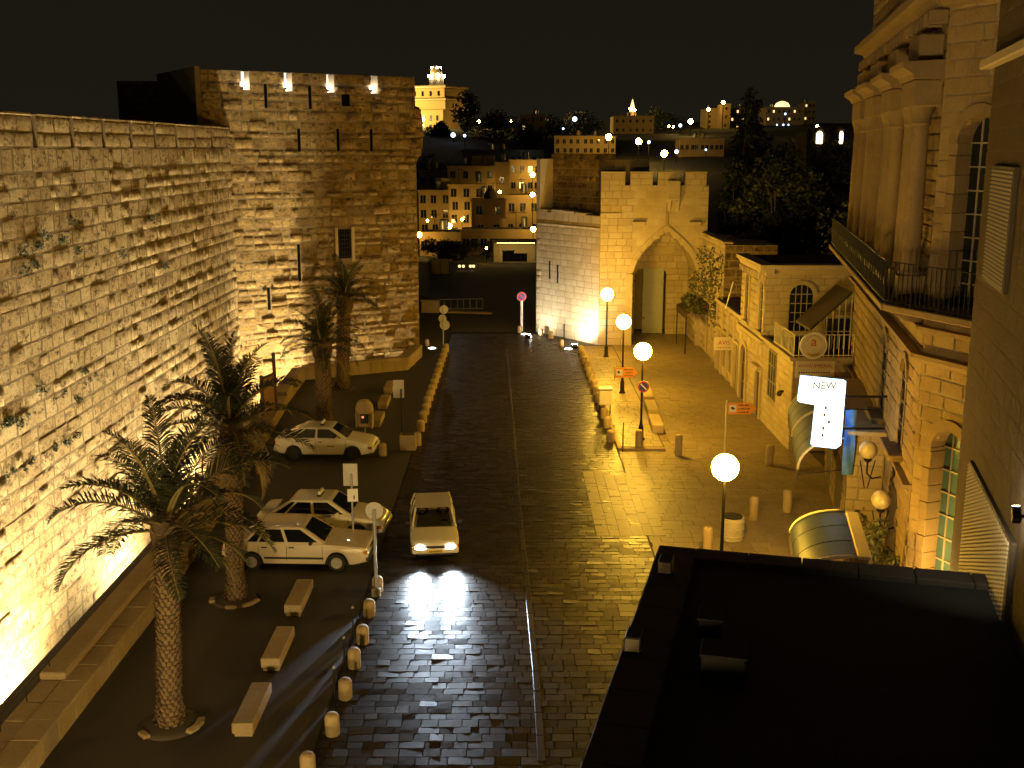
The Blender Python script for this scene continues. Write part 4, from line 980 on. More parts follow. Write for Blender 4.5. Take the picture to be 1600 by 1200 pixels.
    for xw in wheels:
        for sd in (-1, 1):
            Mx = Matrix.Translation((xw, sd * (hw - .10), wr)) @ Matrix.Rotation(R(90), 4, 'X')
            w_ = MB().lathe([(.17, -.09), (.27, -.095), (wr, -.06), (wr, .06), (.27, .095), (.17, .09)], 22, M=Mx).build('tyre', M['tyre'], t, smooth=40)
            f_ = -1 if sd > 0 else 1
            MB().lathe([(.17, .0), (.185, f_ * .099), (.15, f_ * .094), (.06, f_ * .104), (.01, f_ * .106)], 18, M=Mx).build('rim', M['rim'] if not taxi else M['black'], w_, smooth=40)
    zf = lerp_pts(top, L_ / 2 - .05)
    bp = M['black'] if boxy else paint
    MB().bbox(L_ / 2 - .12, L_ / 2 + .06, -hw + .03, hw - .03, .34, .54, .05).build('front_bumper', bp, t, smooth=40)
    MB().bbox(-L_ / 2 - .06, -L_ / 2 + .12, -hw + .03, hw - .03, .36, .56, .05).build('rear_bumper', bp, t, smooth=40)
    MB().bbox(L_ / 2 - .03, L_ / 2 + .022, -hw * .38, hw * .38, zf - .17, zf - .06, .015).build('grille', M['black'], t)
    for sd in (-1, 1):
        y0, y1 = sorted((sd * hw * .48, sd * hw * .86))
        if lit: disc(MB(), (0, 0), .105, 0, .03).build('headlight', M['headlamp'], t, (L_ / 2 + .03, sd * hw * .66, zf - .13), rz=R(90))
        else: MB().bbox(L_ / 2 - .05, L_ / 2 + .024, y0, y1, zf - .19, zf - .05, .02).build('headlight', M['lens'], t)
        MB().bbox(L_ / 2 - .22, L_ / 2 - .02, min(sd * hw * .9, sd * hw * .965), max(sd * hw * .9, sd * hw * .965), zf - .19, zf - .07, .015).build('indicator', M['amber'], t)
        zr_ = lerp_pts(top, -L_ / 2 + .05)
        MB().bbox(-L_ / 2 - .02, -L_ / 2 + .05, min(sd * hw * .55, sd * hw * .93), max(sd * hw * .55, sd * hw * .93), zr_ - .28, zr_ - .08, .015).build('tail_light', M['redlens'], t)
    pl = MB().bbox(L_ / 2 + .055, L_ / 2 + .072, -.26, .26, .39, .50, .004).build('number_plate', M['plate'], t)
    for k in range(7): MB().box(L_ / 2 + .0725, L_ / 2 + .075, -.2 + k * .06, -.165 + k * .06, .415, .475).build('digit', M['ink'], pl)
    for k in range(2): MB().tube([(xb1 + .03, .45 - k * .7, belt + .03), (xb1 - .18, .12 - k * .7, belt + .16)], .009, 5).build('wiper', M['black'], t)
    if taxi:
        s = MB().bbox(xr1 - .52, xr1 - .36, -.28, .28, roof + .0, roof + .05, .015).build('roof_sign_base', M['black'], t)
        MB().bbox(xr1 - .50, xr1 - .38, -.24, .24, roof + .05, roof + .19, .03).build('roof_sign', M['lens'], s)
        for k in range(6): MB().box(.18 + k * .055, .215 + k * .055, -hw - .0045, -hw + .001, .60, .655).build('door_lettering', M['ink'], body)
    return t
def place(px0, px1, py): a, b = at_z(px0, py), at_z(px1, py); return ((a.x + b.x) / 2, a.y), (b - a).length
(cx_, cy_), l_ = place(433, 581, 719)
car('white taxi with a roof sign parked beside the lone bollard', (cx_, cy_ + .85, 0), R(-3), 4.35, [(-2.18, .86), (-2.08, .98), (-1.55, 1.0), (.75, .96), (1.2, .92), (1.9, .80), (2.12, .70), (2.18, .62)], 1.70, (-1.32, 1.28), .96, 1.42, (-1.95, -.95, .30, 1.08), M['taxi'], taxi=True)
(cx_, cy_), l_ = place(404, 601, 846)
car('white taxi with a roof sign parked behind the beige saloon', (cx_ - .02, cy_ + .85, 0), R(-4), 4.45, [(-2.22, .86), (-2.12, .98), (-1.55, 1.0), (.75, .96), (1.25, .93), (1.95, .81), (2.16, .70), (2.22, .60)], 1.72, (-1.34, 1.3), .96, 1.43, (-1.75, -.98, .34, 1.12), M['taxi'], taxi=True, strip=True)
(cx_, cy_), l_ = place(348, 578, 893)
car('boxy beige saloon with black bumpers parked beside a palm', (cx_, cy_ + .88, 0), R(-2), 4.75, [(-2.37, .80), (-2.33, .93), (-1.4, .97), (.85, .94), (1.3, .90), (2.25, .82), (2.33, .78), (2.37, .66)], 1.75, (-1.42, 1.35), .95, 1.43, (-1.72, -1.22, .22, .98), M['sedan'], boxy=1, strip=True)
hc = thing('driver', 'driver in a pale shirt behind the wheel of the moving hatchback', 'person')
bpy.data.objects.remove(hc)
HP = Vector((-2.72, 35.7, 0)); HR = R(-90 + 6)
hat = car('small cream hatchback driving with its headlights on', HP, HR, 3.75, [(-1.87, .80), (-1.80, .92), (-1.2, .95), (.6, .93), (.9, .90), (1.68, .74), (1.83, .66), (1.87, .56)], 1.60, (-1.15, 1.2), .93, 1.40, (-1.72, -1.35, .28, .98), M['hatch'], hollow=True, lit=True)
for sd in (-1, 1):
    MB().bbox(-.55, -.05, sd * .36 - .23, sd * .36 + .23, .35, .55, .05).build('seat', M['black'], hat); MB().bbox(-.62, -.45, sd * .36 - .22, sd * .36 + .22, .5, 1.12, .05).build('seat_back', M['black'], hat)
MB().box(.55, .95, -.68, .68, .6, .88).build('dashboard', M['black'], hat)
MB().lathe([(.17, 0), (.185, .012), (.17, .024), (.155, .012)], 16, M=Matrix.Translation((.38, .36, .86)) @ Matrix.Rotation(R(-65), 4, 'Y')).build('steering_wheel', M['black'], hat)
def figure(label, loc, rz, shirt):
    me = bpy.data.meshes.new('person')
    # seated: pelvis, waist, chest, neck, head, crown | arms to the wheel | thighs, shins
    J = [(0, 0, .0), (-.03, 0, .22), (-.02, 0, .42), (0, 0, .54), (.03, 0, .64), (.02, 0, .76),
         (-.02, .19, .46), (.16, .24, .26), (.40, .13, .30), (.46, .10, .31), (-.02, -.19, .46), (.16, -.24, .26), (.40, -.13, .30), (.46, -.10, .31),
         (.05, .10, .0), (.45, .13, .08), (.62, .13, -.28), (.05, -.10, .0), (.45, -.13, .08), (.62, -.13, -.28)]
    E = [(0, 1), (1, 2), (2, 3), (3, 4), (4, 5), (2, 6), (6, 7), (7, 8), (8, 9), (2, 10), (10, 11), (11, 12), (12, 13), (0, 14), (14, 15), (15, 16), (0, 17), (17, 18), (18, 19)]
    Rr = [.15, .14, .16, .055, .095, .075, .07, .05, .035, .04, .07, .05, .035, .04, .09, .075, .05, .09, .075, .05]
    me.from_pydata(J, E, []); o = bpy.data.objects.new('person', me); C.objects.link(o)
    md = o.modifiers.new('skin', 'SKIN'); ss = o.modifiers.new('sub', 'SUBSURF'); ss.levels = ss.render_levels = 1
    for i, sv in enumerate(me.skin_vertices[0].data): sv.radius = (Rr[i], Rr[i]); sv.use_root = (i == 0)
    me.materials.append(shirt); o.location = loc; o.rotation_euler = (0, 0, rz); tag(o, label, 'person')
    hd = MB().ball((0.03, 0, .70), .105, 14, 10, 1.2).build('head', M['skin'], o, smooth=True)
    MB().ball((-.005, 0, .74), .112, 14, 10, 1.05).build('hair', M['black'], hd, smooth=True)
    MB().ball((.14, 0, .70), .018).build('nose', M['skin'], hd); 
    for s in (-1, 1): MB().ball((.125, s * .04, .725), .014).build('eye', M['black'], hd); MB().ball((.02, s * .105, .70), .025).build('ear', M['skin'], hd)
    return o
Hm = Matrix.Translation(HP) @ Matrix.Rotation(HR, 4, 'Z')
figure('driver in a pale shirt at the wheel of the moving hatchback', Hm @ Vector((-.32, .36, .44)), HR, M['cloth'])
figure('passenger in dark clothes riding in the moving hatchback', Hm @ Vector((-.32, -.36, .44)), HR, M['darkwood'])
for sd in (-1, 1):
    spot('headlight_beam', hat, (1.96, sd * .53, .58), (14, sd * .53 * 1.6, -.05), 2800, (.70, .84, 1.0), 75, .9, .08)
# ================================================================== buildings on the right
# ---- ivy-covered wall next to the gate
iw = thing('garden_wall', 'high stone wall overgrown with ivy next to the gate', 'wall', (13.0, 76.0, 0), R(-90))
MB().box(0, 9.4, 0, 3.2, -.1, 7.6).build('core', M['lime'], iw)
lay(iw, (0, 0, 0), (1, 0, 0), (0, -1, 0), (0, 0, 1), courses(9.4, 0, 7.7, .42, (.5, 1.0), union(rect_hole(4.2, 5.2, -1, 2.5), rect_hole(6.0, 7.2, -1, 2.5), rect_hole(7.9, 8.9, -1, 2.5))), M['ashlar'], .04, 'stone', 300)
lay(iw, (9.4, 0, 0), (0, 1, 0), (1, 0, 0), (0, 0, 1), courses(3.2, 0, 7.6, .45, (.5, 1.0)), M['tower'], .05, 'rubble_stone')
for k in range(9): MB().bbox(k * 1.045, k * 1.045 + 1.03, -.1, .5, 7.66, 7.8, .03, jit=.015).build('coping_stone', M['ashlar'], iw)
for a, b, mt in ((4.2, 5.2, M['white']), (6.0, 7.2, M['doorgrey']), (7.9, 8.9, M['white'])):
    d_ = MB().bbox(a + .02, b - .02, .02, .08, .05, 2.45, .01).build('shop_door', mt, iw); MB().box(a + .1, b - .1, .012, .018, 1.1, 2.3).build('pane', M['glass'], d_)
    MB().bbox(a - .08, a + .02, -.08, .1, 0, 2.6, .01).build('door_post', M['trim'], iw); MB().bbox(b - .02, b + .08, -.08, .1, 0, 2.6, .01).build('door_post', M['trim'], iw)
iv = leaf_cloud([(13.0 - .15, 76 - u, z) for u, z in ((1.2, 4.6), (2.5, 5.2), (3.8, 4.4), (5.2, 5.4), (6.5, 4.8), (7.6, 5.8), (8.6, 4.6), (3.0, 6.6), (6.2, 6.8), (9.0, 6.6), (8.0, 3.6), (9.2, 3.2))],
                [.7, .6, .7, .6, .7, .6, .8, .5, .5, .6, .7, .8], 1500, .12, M['ivy'], 'ivy', None, None, 1.3, .6)
tag(iv, 'dark ivy hanging over the high wall next to the gate', 'ivy', kind='stuff')
pa = thing('plant_awning', 'dark awning piled with trailing plants under the ivy wall', 'awning', (12.95, 75.2, 0), R(-90))
MB().prism([(0, 3.3), (-1.5, 2.75), (-1.5, 2.35), (-1.42, 2.35), (-1.42, 2.68), (0, 3.2)], 0, 4.2, 'x').build('canopy', M['darkwood'], pa)
for x in (.15, 4.05): MB().tube([(x, -1.45, 0), (x, -1.45, 2.7)], .04).build('post', M['iron'], pa)
leaf_cloud([(i * .55 + .2, -.75, 3.35) for i in range(8)], [.55] * 8, 900, .12, M['ivy'], 'trailing_plants', pa, None, .6, .5, 'stuff')
# ---- car-hire shop front
av = thing('shop_building', 'low stone shop row between the ivy wall and the cornice house', 'shop', (12.7, 66.5, 0), R(-90))
MB().box(0, 7.5, .05, 4, -.1, 4.3).build('core', M['lime'], av)
sh_ = union(rect_hole(.5, 1.5, -1, 2.6), rect_hole(2.2, 3.4, .7, 2.6), rect_hole(3.9, 5.1, .7, 2.6), rect_hole(5.7, 6.8, -1, 2.6))
lay(av, (0, 0, 0), (1, 0, 0), (0, -1, 0), (0, 0, 1), courses(7.5, 0, 4.3, .4, (.5, 1.0), sh_), M['ashlar'], .03, 'ashlar_block')
for a, b, z0 in ((.5, 1.5, 0), (2.2, 3.4, .7), (3.9, 5.1, .7), (5.7, 6.8, 0)):
    wn = MB().box(a, b, .03, .06, z0, 2.6).build('shop_window' if z0 else 'shop_door', M['glass'] if z0 else M['darkwood'], av)
    for x in (a, (a + b) / 2, b): MB().box(x - .04, x + .04, -.04, .028, z0, 2.6).build('frame_bar', M['trim'], wn)
    MB().bbox(a - .1, b + .1, -.12, .02, 2.6, 2.75, .01).build('lintel', M['trim'], wn)
    if z0: MB().bbox(a - .1, b + .1, -.16, .02, .58, .7, .01).build('sill', M['trim'], wn)
for x in (.15, 1.85, 3.65, 5.4, 7.2): MB().bbox(x - .16, x + .16, -.12, .02, 0, 4.1, .02).build('pilaster', M['trim'], av)
MB().bbox(-.05, 7.55, -.2, .1, 4.15, 4.4, .03).build('cornice', M['trim'], av)
p = at_y(1131, 537, 62.0)
sg = thing('hanging_sign', 'pale hanging sign reading AVIS in red on the shop row', 'sign', p)
MB().bbox(-.56, .56, -.06, .06, -.38, .38, .03).build('panel', M['awntrim'], sg)
text_mesh('AVIS', .36, M['redink'], 'lettering', sg, Matrix.Translation((0, -.075, .06)) @ Matrix.Rotation(R(90), 4, 'X') )
for k in range(9): MB().box(-.4 + k * .09, -.35 + k * .09, -.068, -.061, -.26, -.19).build('small_letter', M['redink'], sg)
MB().tube([(.5, 0, .42), (1.4, 0, .42)], .025).build('arm', M['iron'], sg)
# ---- two-storey house with cornice
ch = thing('corner_house', 'two-storey ashlar house with a cornice and tall arched windows', 'house', (12.5, 59.0, 0), R(-90))
CW, CZ = 5.7, 7.75
w1, w2 = hit(1168, 470, ch)[0], hit(1191, 470, ch)[0]
dA = hit(1161, 600, ch)[0]; dB = hit(1184, 620, ch)[0]
hol = union(arch_hole(w1, .42, 4.5, 6.5, .45), arch_hole(w2, .42, 4.5, 6.5, .45), arch_hole(dA, .62, -1, 2.5, .6), arch_hole(dB, .5, -1, 2.4, .02))
MB().box(0, CW, .25, 9, -.1, CZ - .1).build('core', M['lime'], ch)
lay(ch, (0, 0, 0), (1, 0, 0), (0, -1, 0), (0, 0, 1), courses(CW, 0, CZ - .3, .33, (.4, .85), hol, joint=.008, chv=.05), M['ashlar'], .012, 'ashlar_block')
MB().box(0, CW, .1, .26, -.1, CZ - .1).build('lining', M['lime'], ch)
for wx in (w1, w2):
    framed_window(ch, wx, .40, 4.5, 6.5, .42, .05, 5, 2, M['glass']); voussoirs(ch, wx, .42, 6.5, .44, 0, M['trim'], .2, .07, 9)
    for s in (-1, 1): MB().bbox(wx + s * .52 - .1, wx + s * .52 + .1, -.07, .06, 4.4, 6.5, .015).build('window_jamb', M['trim'], ch)
    MB().bbox(wx - .7, wx + .7, -.16, .06, 4.28, 4.42, .02).build('sill', M['trim'], ch)
o = framed_window(ch, dA, .60, 0, 2.5, .58, .07, 3, 2, M['darkwood'], 'arched_door'); voussoirs(ch, dA, .62, 2.5, .6, 0, M['trim'], .24, .09, 9)
for s in (-1, 1): MB().bbox(dA + s * .76 - .13, dA + s * .76 + .13, -.1, .06, 0, 2.5, .015).build('door_jamb', M['trim'], ch)
MB().box(dB - .5, dB + .5, .05, .1, 0, 2.42).build('door', M['darkwood'], ch)
for s in (-1, 1): MB().bbox(dB + s * .6 - .1, dB + s * .6 + .1, -.1, .06, 0, 2.5, .015).build('door_jamb', M['trim'], ch)
MB().bbox(dB - .75, dB + .75, -.3, .06, 2.5, 2.7, .02).build('door_hood', M['trim'], ch)
MB().bbox(-.06, CW + .12, -.18, .1, 3.85, 4.05, .03).build('string_course', M['trim'], ch)
for k in range(6): MB().bbox(.2 + k * .95, .95 + k * .95, -.05, .02, 3.2, 3.72, .02).build('panel', M['trim'], ch)
MB().prism([(.1, CZ - .45), (-.12, CZ - .42), (-.14, CZ - .3), (-.34, CZ - .12), (-.36, CZ + .06), (.3, CZ + .08), (.3, CZ - .45)], -.1, CW + .36, 'x').build('cornice', M['trim'], ch)
for k in range(9): MB().bbox(.15 + k * .65, .35 + k * .65, -.2, .02, CZ - .78, CZ - .46, .02).build('corbel', M['trim'], ch)
MB().box(.0, CW, .3, 9, CZ - .1, CZ + .0).build('roof', M['roof'], ch)
MB().prism([(CW - .02, CZ - .45), (CW + .14, CZ - .3), (CW + .34, CZ - .12), (CW + .36, CZ + .06), (CW - .3, CZ + .08), (CW - .3, CZ - .45)], -.36, 8.0, 'y').build('cornice', M['trim'], ch)
# south gable towards the terrace
sw = at_y(1251, 480, 53.3); su = sw.x - 12.5; st = at_y(1251, 445, 53.3).z; sb = at_y(1251, 517, 53.3).z
lay(ch, (CW, 0, 0), (0, 1, 0), (1, 0, 0), (0, 0, 1), courses(8.0, 4.2, CZ - .4, .33, (.4, .85), arch_hole(su, .56, sb, st - .5, .5), joint=.008, chv=.05), M['ashlar'], .012, 'ashlar_block')
Ms = Matrix.Translation((CW, 0, 0)) @ Matrix.Rotation(R(90), 4, 'Z')
m = MB().prism(arch_outline(su, .56, sb, st - .5, .5), -.012, .05, 'y', Ms).build('window', M['glass'], ch)
for i in range(1, 4): x = su - .56 + 1.12 * i / 4; MB().box(x - .018, x + .018, -.05, -.013, sb, st - .5 + .5 * math.sqrt(1 - ((x - su) / .56) ** 2), Ms).build('mullion', M['frame'], m)
for j in range(1, 5): z = sb + (st - sb) * j / 5; MB().box(su - .5, su + .5, -.055, -.016, z - .018, z + .018, Ms).build('glazing_bar', M['frame'], m)
for i in range(9):
    a0, a1 = math.pi * (1 - i / 9), math.pi * (1 - (i + 1) / 9 + .004)
    MB().prism([(su + math.cos(a) * r_, st - .5 + math.sin(a) * r_ * .92) for a, r_ in ((a0, .57), (a1, .57), (a1, .78), (a0, .78))], -.08, .02, 'y', Ms).build('arch_stone', M['trim'], ch)
o = MB().tube([(hit(1160, 440, ch)[0], -.5, 6.3), (hit(1160, 440, ch)[0] + .5, -.95, 4.9)], .035, 8).build('flag_pole', M['white']); o.parent = ch
# ---- terrace block in front of it
tb = thing('terrace_building', 'single-storey annex with a railed roof terrace and a printed banner', 'building', (12.5, 53.28, 0), R(-90))
TL, TZ2 = 5.8, 4.2
wA = hit(1208, 565, tb)[0]
MB().box(0, TL, .02, 5, -.1, TZ2 - .1).build('core', M['lime'], tb)
lay(tb, (0, 0, 0), (1, 0, 0), (0, -1, 0), (0, 0, 1), courses(TL, 0, TZ2, .33, (.4, .85), rect_hole(wA - .75, wA + .75, 1.6, 3.9), joint=.008, chv=.05), M['ashlar'], .012, 'ashlar_block')
lay(tb, (TL, 0, 0), (0, 1, 0), (1, 0, 0), (0, 0, 1), courses(5.0, 0, TZ2, .33, (.4, .85), joint=.008, chv=.05), M['ashlar'], .012, 'ashlar_block')
wi = MB().box(wA - .74, wA + .74, -.005, .03, 1.6, 3.9).build('window', M['glass'], tb)
for i in range(4): MB().box(wA - .74 + i * .48, wA - .70 + i * .48, -.06, -.01, 1.6, 3.9).build('mullion', M['frame'], wi)
for z in (1.6, 2.4, 3.2, 3.86): MB().box(wA - .76, wA + .76, -.065, -.015, z, z + .04).build('glazing_bar', M['frame'], wi)
MB().bbox(-.05, TL + .15, -.18, .1, TZ2 - .05, TZ2 + .12, .03).build('coping', M['trim'], tb); MB().bbox(TL - .1, TL + .15, .12, 5, TZ2 - .05, TZ2 + .12, .03).build('coping', M['trim'], tb)
MB().box(0, TL - .12, .12, 5, TZ2 - .1, TZ2 + .02).build('roof', M['roof'], tb)
lx = hit(1225, 603, tb)[0]; wl = MB().bbox(lx - .06, lx + .06, -.2, .02, 2.4, 2.5, .01).build('wall_lamp', M['iron'], tb); MB().ball((lx, -.2, 2.35), .13).build('shade', M['darkwood'], wl, smooth=True)
def railing(t, pts, z, h, step, mat, r=.016, posts=True):
    for p, q in zip(pts, pts[1:]):
        p, q = Vector(p), Vector(q); L_ = (q - p).length; n = max(1, int(L_ / step))
        for zz in (z + .08, z + h): MB().tube([(p.x, p.y, zz), (q.x, q.y, zz)], r * 1.4, 6).build('rail', mat, t)
        for k in range(n + 1):
            c = p.lerp(q, k / n); MB().tube([(c.x, c.y, z), (c.x, c.y, z + h)], r if k % 6 else r * 1.6, 5).build('baluster', mat, t)
tr_ = thing('terrace_railing', 'pale metal railing round the roof terrace of the annex', 'railing', (12.5, 53.28, TZ2 + .12), R(-90))
railing(tr_, [(2.2, .0), (TL + .02, .0), (TL + .02, 4.2)], 0, 1.0, .22, M['awntrim'])
# round sign on the railing
c = at_y(1271, 540, 47.3); rs = thing('round_sign', 'round pale sign with a red letter a on the terrace railing', 'sign', c)
disc(MB(), (0, 0), .60, -.05, .05, 32).build('panel', M['white'], rs); 
s_ = disc(MB(), (0, 0), .53, -.058, -.052, 32).build('field', M['awntrim'], rs)
text_mesh('a', .62, M['redink'], 'letter', rs, Matrix.Translation((0, -.066, .18)) @ Matrix.Rotation(R(90), 4, 'X'))
for i in range(12): a = R(15 + i * 13.6); MB().box(-.02, .02, -.064, -.059, .3, .33, Matrix.Translation((0, 0, .14)) @ Matrix.Rotation(a - R(90), 4, 'Y')).build('swoosh', M['redink'], rs)
for i in range(14): a = R(-125 + i * 5.4); MB().box(-.03, .03, -.066, -.06, -.47, -.38, Matrix.Rotation(R(-35 + i * 5.4), 4, 'Y')).build('arc_band', M['plate'], rs)
# banner under the terrace
a, b = at_y(1244, 563, 47.4), at_y(1303, 590, 47.4)
bn = thing('banner', 'long pale banner with a row of red lettering on the annex wall', 'banner', (a.x, 47.38, b.z)); bw, bh = b.x - a.x, a.z - b.z
MB().bbox(0, bw, -.03, .03, 0, bh, .01).build('panel', M['awntrim'], bn)
text_mesh('WWW.IMPERIAL', .21, M['redink'], 'lettering', bn, Matrix.Translation((bw / 2, -.036, bh * .68)) @ Matrix.Rotation(R(90), 4, 'X'))
for k in range(13): MB().box(.12 + k * .11, .19 + k * .11, -.036, -.031, bh * .26, bh * .34).build('small_letter', M['ink'], bn)
# glazed lean-to on the terrace
lt = thing('glass_lean_to', 'sloping glazed porch roof on the terrace behind the railing', 'porch', (15.9, 50.6, TZ2))
q0, q1 = at_y(1257, 512, 50.6), at_y(1322, 455, 50.6)
MB().prism([(q0.x - 15.9, q0.z - TZ2), (q1.x - 15.9, q1.z - TZ2), (q1.x - 15.9, q1.z - TZ2 + .12), (q0.x - 15.9, q0.z - TZ2 + .12)], -1.0, 1.6).build('roof_sheet', M['darkwood'], lt)
n = 5
for k in range(n + 1):
    x = q0.x - 15.9 + (q1.x - q0.x) * (.25 + .75 * k / n); zt = q0.z - TZ2 + (q1.z - q0.z) * (.25 + .75 * k / n)
    MB().box(x - .025, x + .025, -1.02, -.98, .1, zt).build('upright', M['awntrim'], lt)
for z in (.9, 1.6): MB().box(q0.x - 15.9 + (q1.x - q0.x) * max(.25, z / 2.6), q1.x - 15.9, -1.035, -.99, z, z + .04).build('cross_bar', M['awntrim'], lt)
MB().box(q0.x - 15.9 + .7, q1.x - 15.9, -.9, -.88, .1, 1.5).build('glass', M['glass'], lt)
# ---- hotel
ho = thing('hotel', 'tall ornate stone hotel with columns, balcony and arched windows', 'hotel', (15.4, 48.6, 0), math.atan2(-18.6, -3.9))
HL, HZ = 19.0, 23.0; HI = MW[ho].inverted()
def hz(px, py, y=0): return hit(px, py, ho, y)
lw = [hz(1383, 560)[0], hz(1412, 615)[0]]
uw = [5.2, 10.2, 15.2]
hh = union(*[arch_hole(x, .6, 4.3, 6.6, .5) for x in lw], *[arch_hole(x, .65, 9.2, 12.6, .65) for x in uw], arch_hole(6, .8, -1, 2.6, .02), arch_hole(10.5, 1.2, -1, 2.6, .02), arch_hole(15.5, .8, -1, 2.6, .6))
lay(ho, (0, 0, 0), (1, 0, 0), (0, -1, 0), (0, 0, 1), courses(HL, 0, HZ, .42, (.5, 1.1), hh, joint=.009, chv=.06), M['hotel'], .016, 'ashlar_block', 300)
MB().box(0, HL - .02, .12, 8, -.1, HZ).build('core', M['lime'], ho)
for x in lw:
    framed_window(ho, x, .58, 4.3, 6.6, .48, .06, 4, 2, M['glass']); voussoirs(ho, x, .6, 6.6, .5, 0, M['hoteltrim'], .22, .08, 7)
    MB().bbox(x - .9, x + .9, -.45, .05, 4.05, 4.25, .03).build('sill', M['hoteltrim'], ho)
for x in uw:
    framed_window(ho, x, .63, 9.2, 12.6, .62, .06, 6, 2, M['glass'], 'balcony_door'); voussoirs(ho, x, .65, 12.6, .65, 0, M['hoteltrim'], .28, .12, 9)
    for s in (-1, 1): MB().bbox(x + s * .8 - .13, x + s * .8 + .13, -.12, .05, 9.2, 12.6, .02).build('jamb', M['hoteltrim'], ho)
for x, w_ in ((6, .8), (10.5, 1.2), (15.5, .8)): MB().box(x - w_, x + w_, .05, .1, 0, 2.7).build('shop_opening', M['darkwood'], ho)
def mould(z, proj, h, u0=0, u1=HL, nm='string_course'):
    MB().prism([(.05, z), (-proj * .35, z + h * .1), (-proj * .5, z + h * .45), (-proj, z + h * .6), (-proj, z + h), (.05, z + h)], u0, u1, 'x').build(nm, M['hoteltrim'], ho)
mould(7.5, .30, .28); mould(8.35, .22, .2); mould(3.7, .22, .2); mould(17.0, .7, .6, nm='cornice'); mould(21.6, .6, .5, nm='cornice')
for k in range(24): MB().bbox(.3 + k * .8, .52 + k * .8, -.5, .02, 16.6, 16.98, .03).build('modillion', M['hoteltrim'], ho)
for c0, c1 in ((1.2, 4.2), (6.2, 9.2), (11.4, 13.8), (16.4, 18.6)):          # column pairs with their entablatures
    for x in (c0 + .35, c1 - .35):
        MB().bbox(x - .34, x + .34, -.75, .02, 9.2, 9.9, .03).build('pedestal', M['hoteltrim'], ho)
        cl_ = MB().lathe([(.30, 9.9), (.32, 9.98), (.27, 10.05), (.26, 11.5), (.22, 14.0)], 16, (x, -.4, 0)).build('column', M['hoteltrim'], ho, smooth=40)
        MB().lathe([(.22, 14.0), (.26, 14.06), (.24, 14.12), (.34, 14.45), (.36, 14.5)], 14, (x, -.4, 0)).build('capital', M['hoteltrim'], cl_, smooth=40)
    MB().bbox(c0 - .1, c1 + .1, -.72, .02, 14.5, 15.2, .03).build('entablature', M['hoteltrim'], ho)
    MB().prism([(.02, 15.2), (-.75, 15.22), (-.8, 15.35), (-1.05, 15.5), (-1.08, 15.66), (.02, 15.7)], c0 - .35, c1 + .35, 'x').build('entablature_cornice', M['hoteltrim'], ho)
    MB().bbox(c0 + .1, c1 - .1, -.62, .02, 15.7, 16.4, .03).build('attic_block', M['hoteltrim'], ho)
for i, x in enumerate(np.arange(.5, 19, 2.0)): MB().prism([(.0, 8.55), (-.35, 8.6), (-1.05, 8.92), (-1.1, 9.0), (0, 9.0)], x - .12, x + .12, 'x').build('console', M['hoteltrim'], ho)
MB().bbox(-.1, HL + .3, -1.25, .02, 9.0, 9.2, .03).build('balcony_slab', M['hoteltrim'], ho)
# second face turning towards the camera
f0 = HI @ Vector((11.5, 30.0, 0)); fu = HI.to_3x3() @ Vector((.371, -.928, 0)); fn = fu.cross(Vector((0, 0, 1)))
F2 = MW[ho] @ Matrix.Translation(f0) @ Matrix(((fu.x, -fn.x, 0, 0), (fu.y, -fn.y, 0, 0), (0, 0, 1, 0), (0, 0, 0, 1)))
F2L = HI @ F2
def f2(px, py, y=0):
    Mi = F2.inverted(); o = Mi @ CAMP; d = Mi.to_3x3() @ ray(px, py); k = (y - o.y) / d.y; q = o + d * k; return q.x, q.z
a1, a2 = f2(1453, 750)[0], f2(1506, 750)[0]; lcx, lhw = (a1 + a2) / 2, (a2 - a1) / 2; ltop = f2(1480, 672)[1]
b1_, b2_ = f2(1492, 300)[0], f2(1556, 300)[0]; ucx, uhw = (b1_ + b2_) / 2, (b2_ - b1_) / 2; utop = f2(1520, 180)[1]
h2 = union(arch_hole(lcx, lhw, .6, ltop - lhw, lhw), arch_hole(ucx, uhw, 9.2, utop - uhw, uhw))
lay(ho, f0, fu, fn, (0, 0, 1), courses(4.6, 0, HZ, .42, (.5, 1.1), h2, joint=.009, chv=.06), M['hotel'], .016, 'ashlar_block', 300)
def slab2(u0, u1, y0, y1, z0, z1, mat, nm, k=.02): return MB().bbox(u0, u1, y0, y1, z0, z1, k, F2L).build(nm, mat, ho)
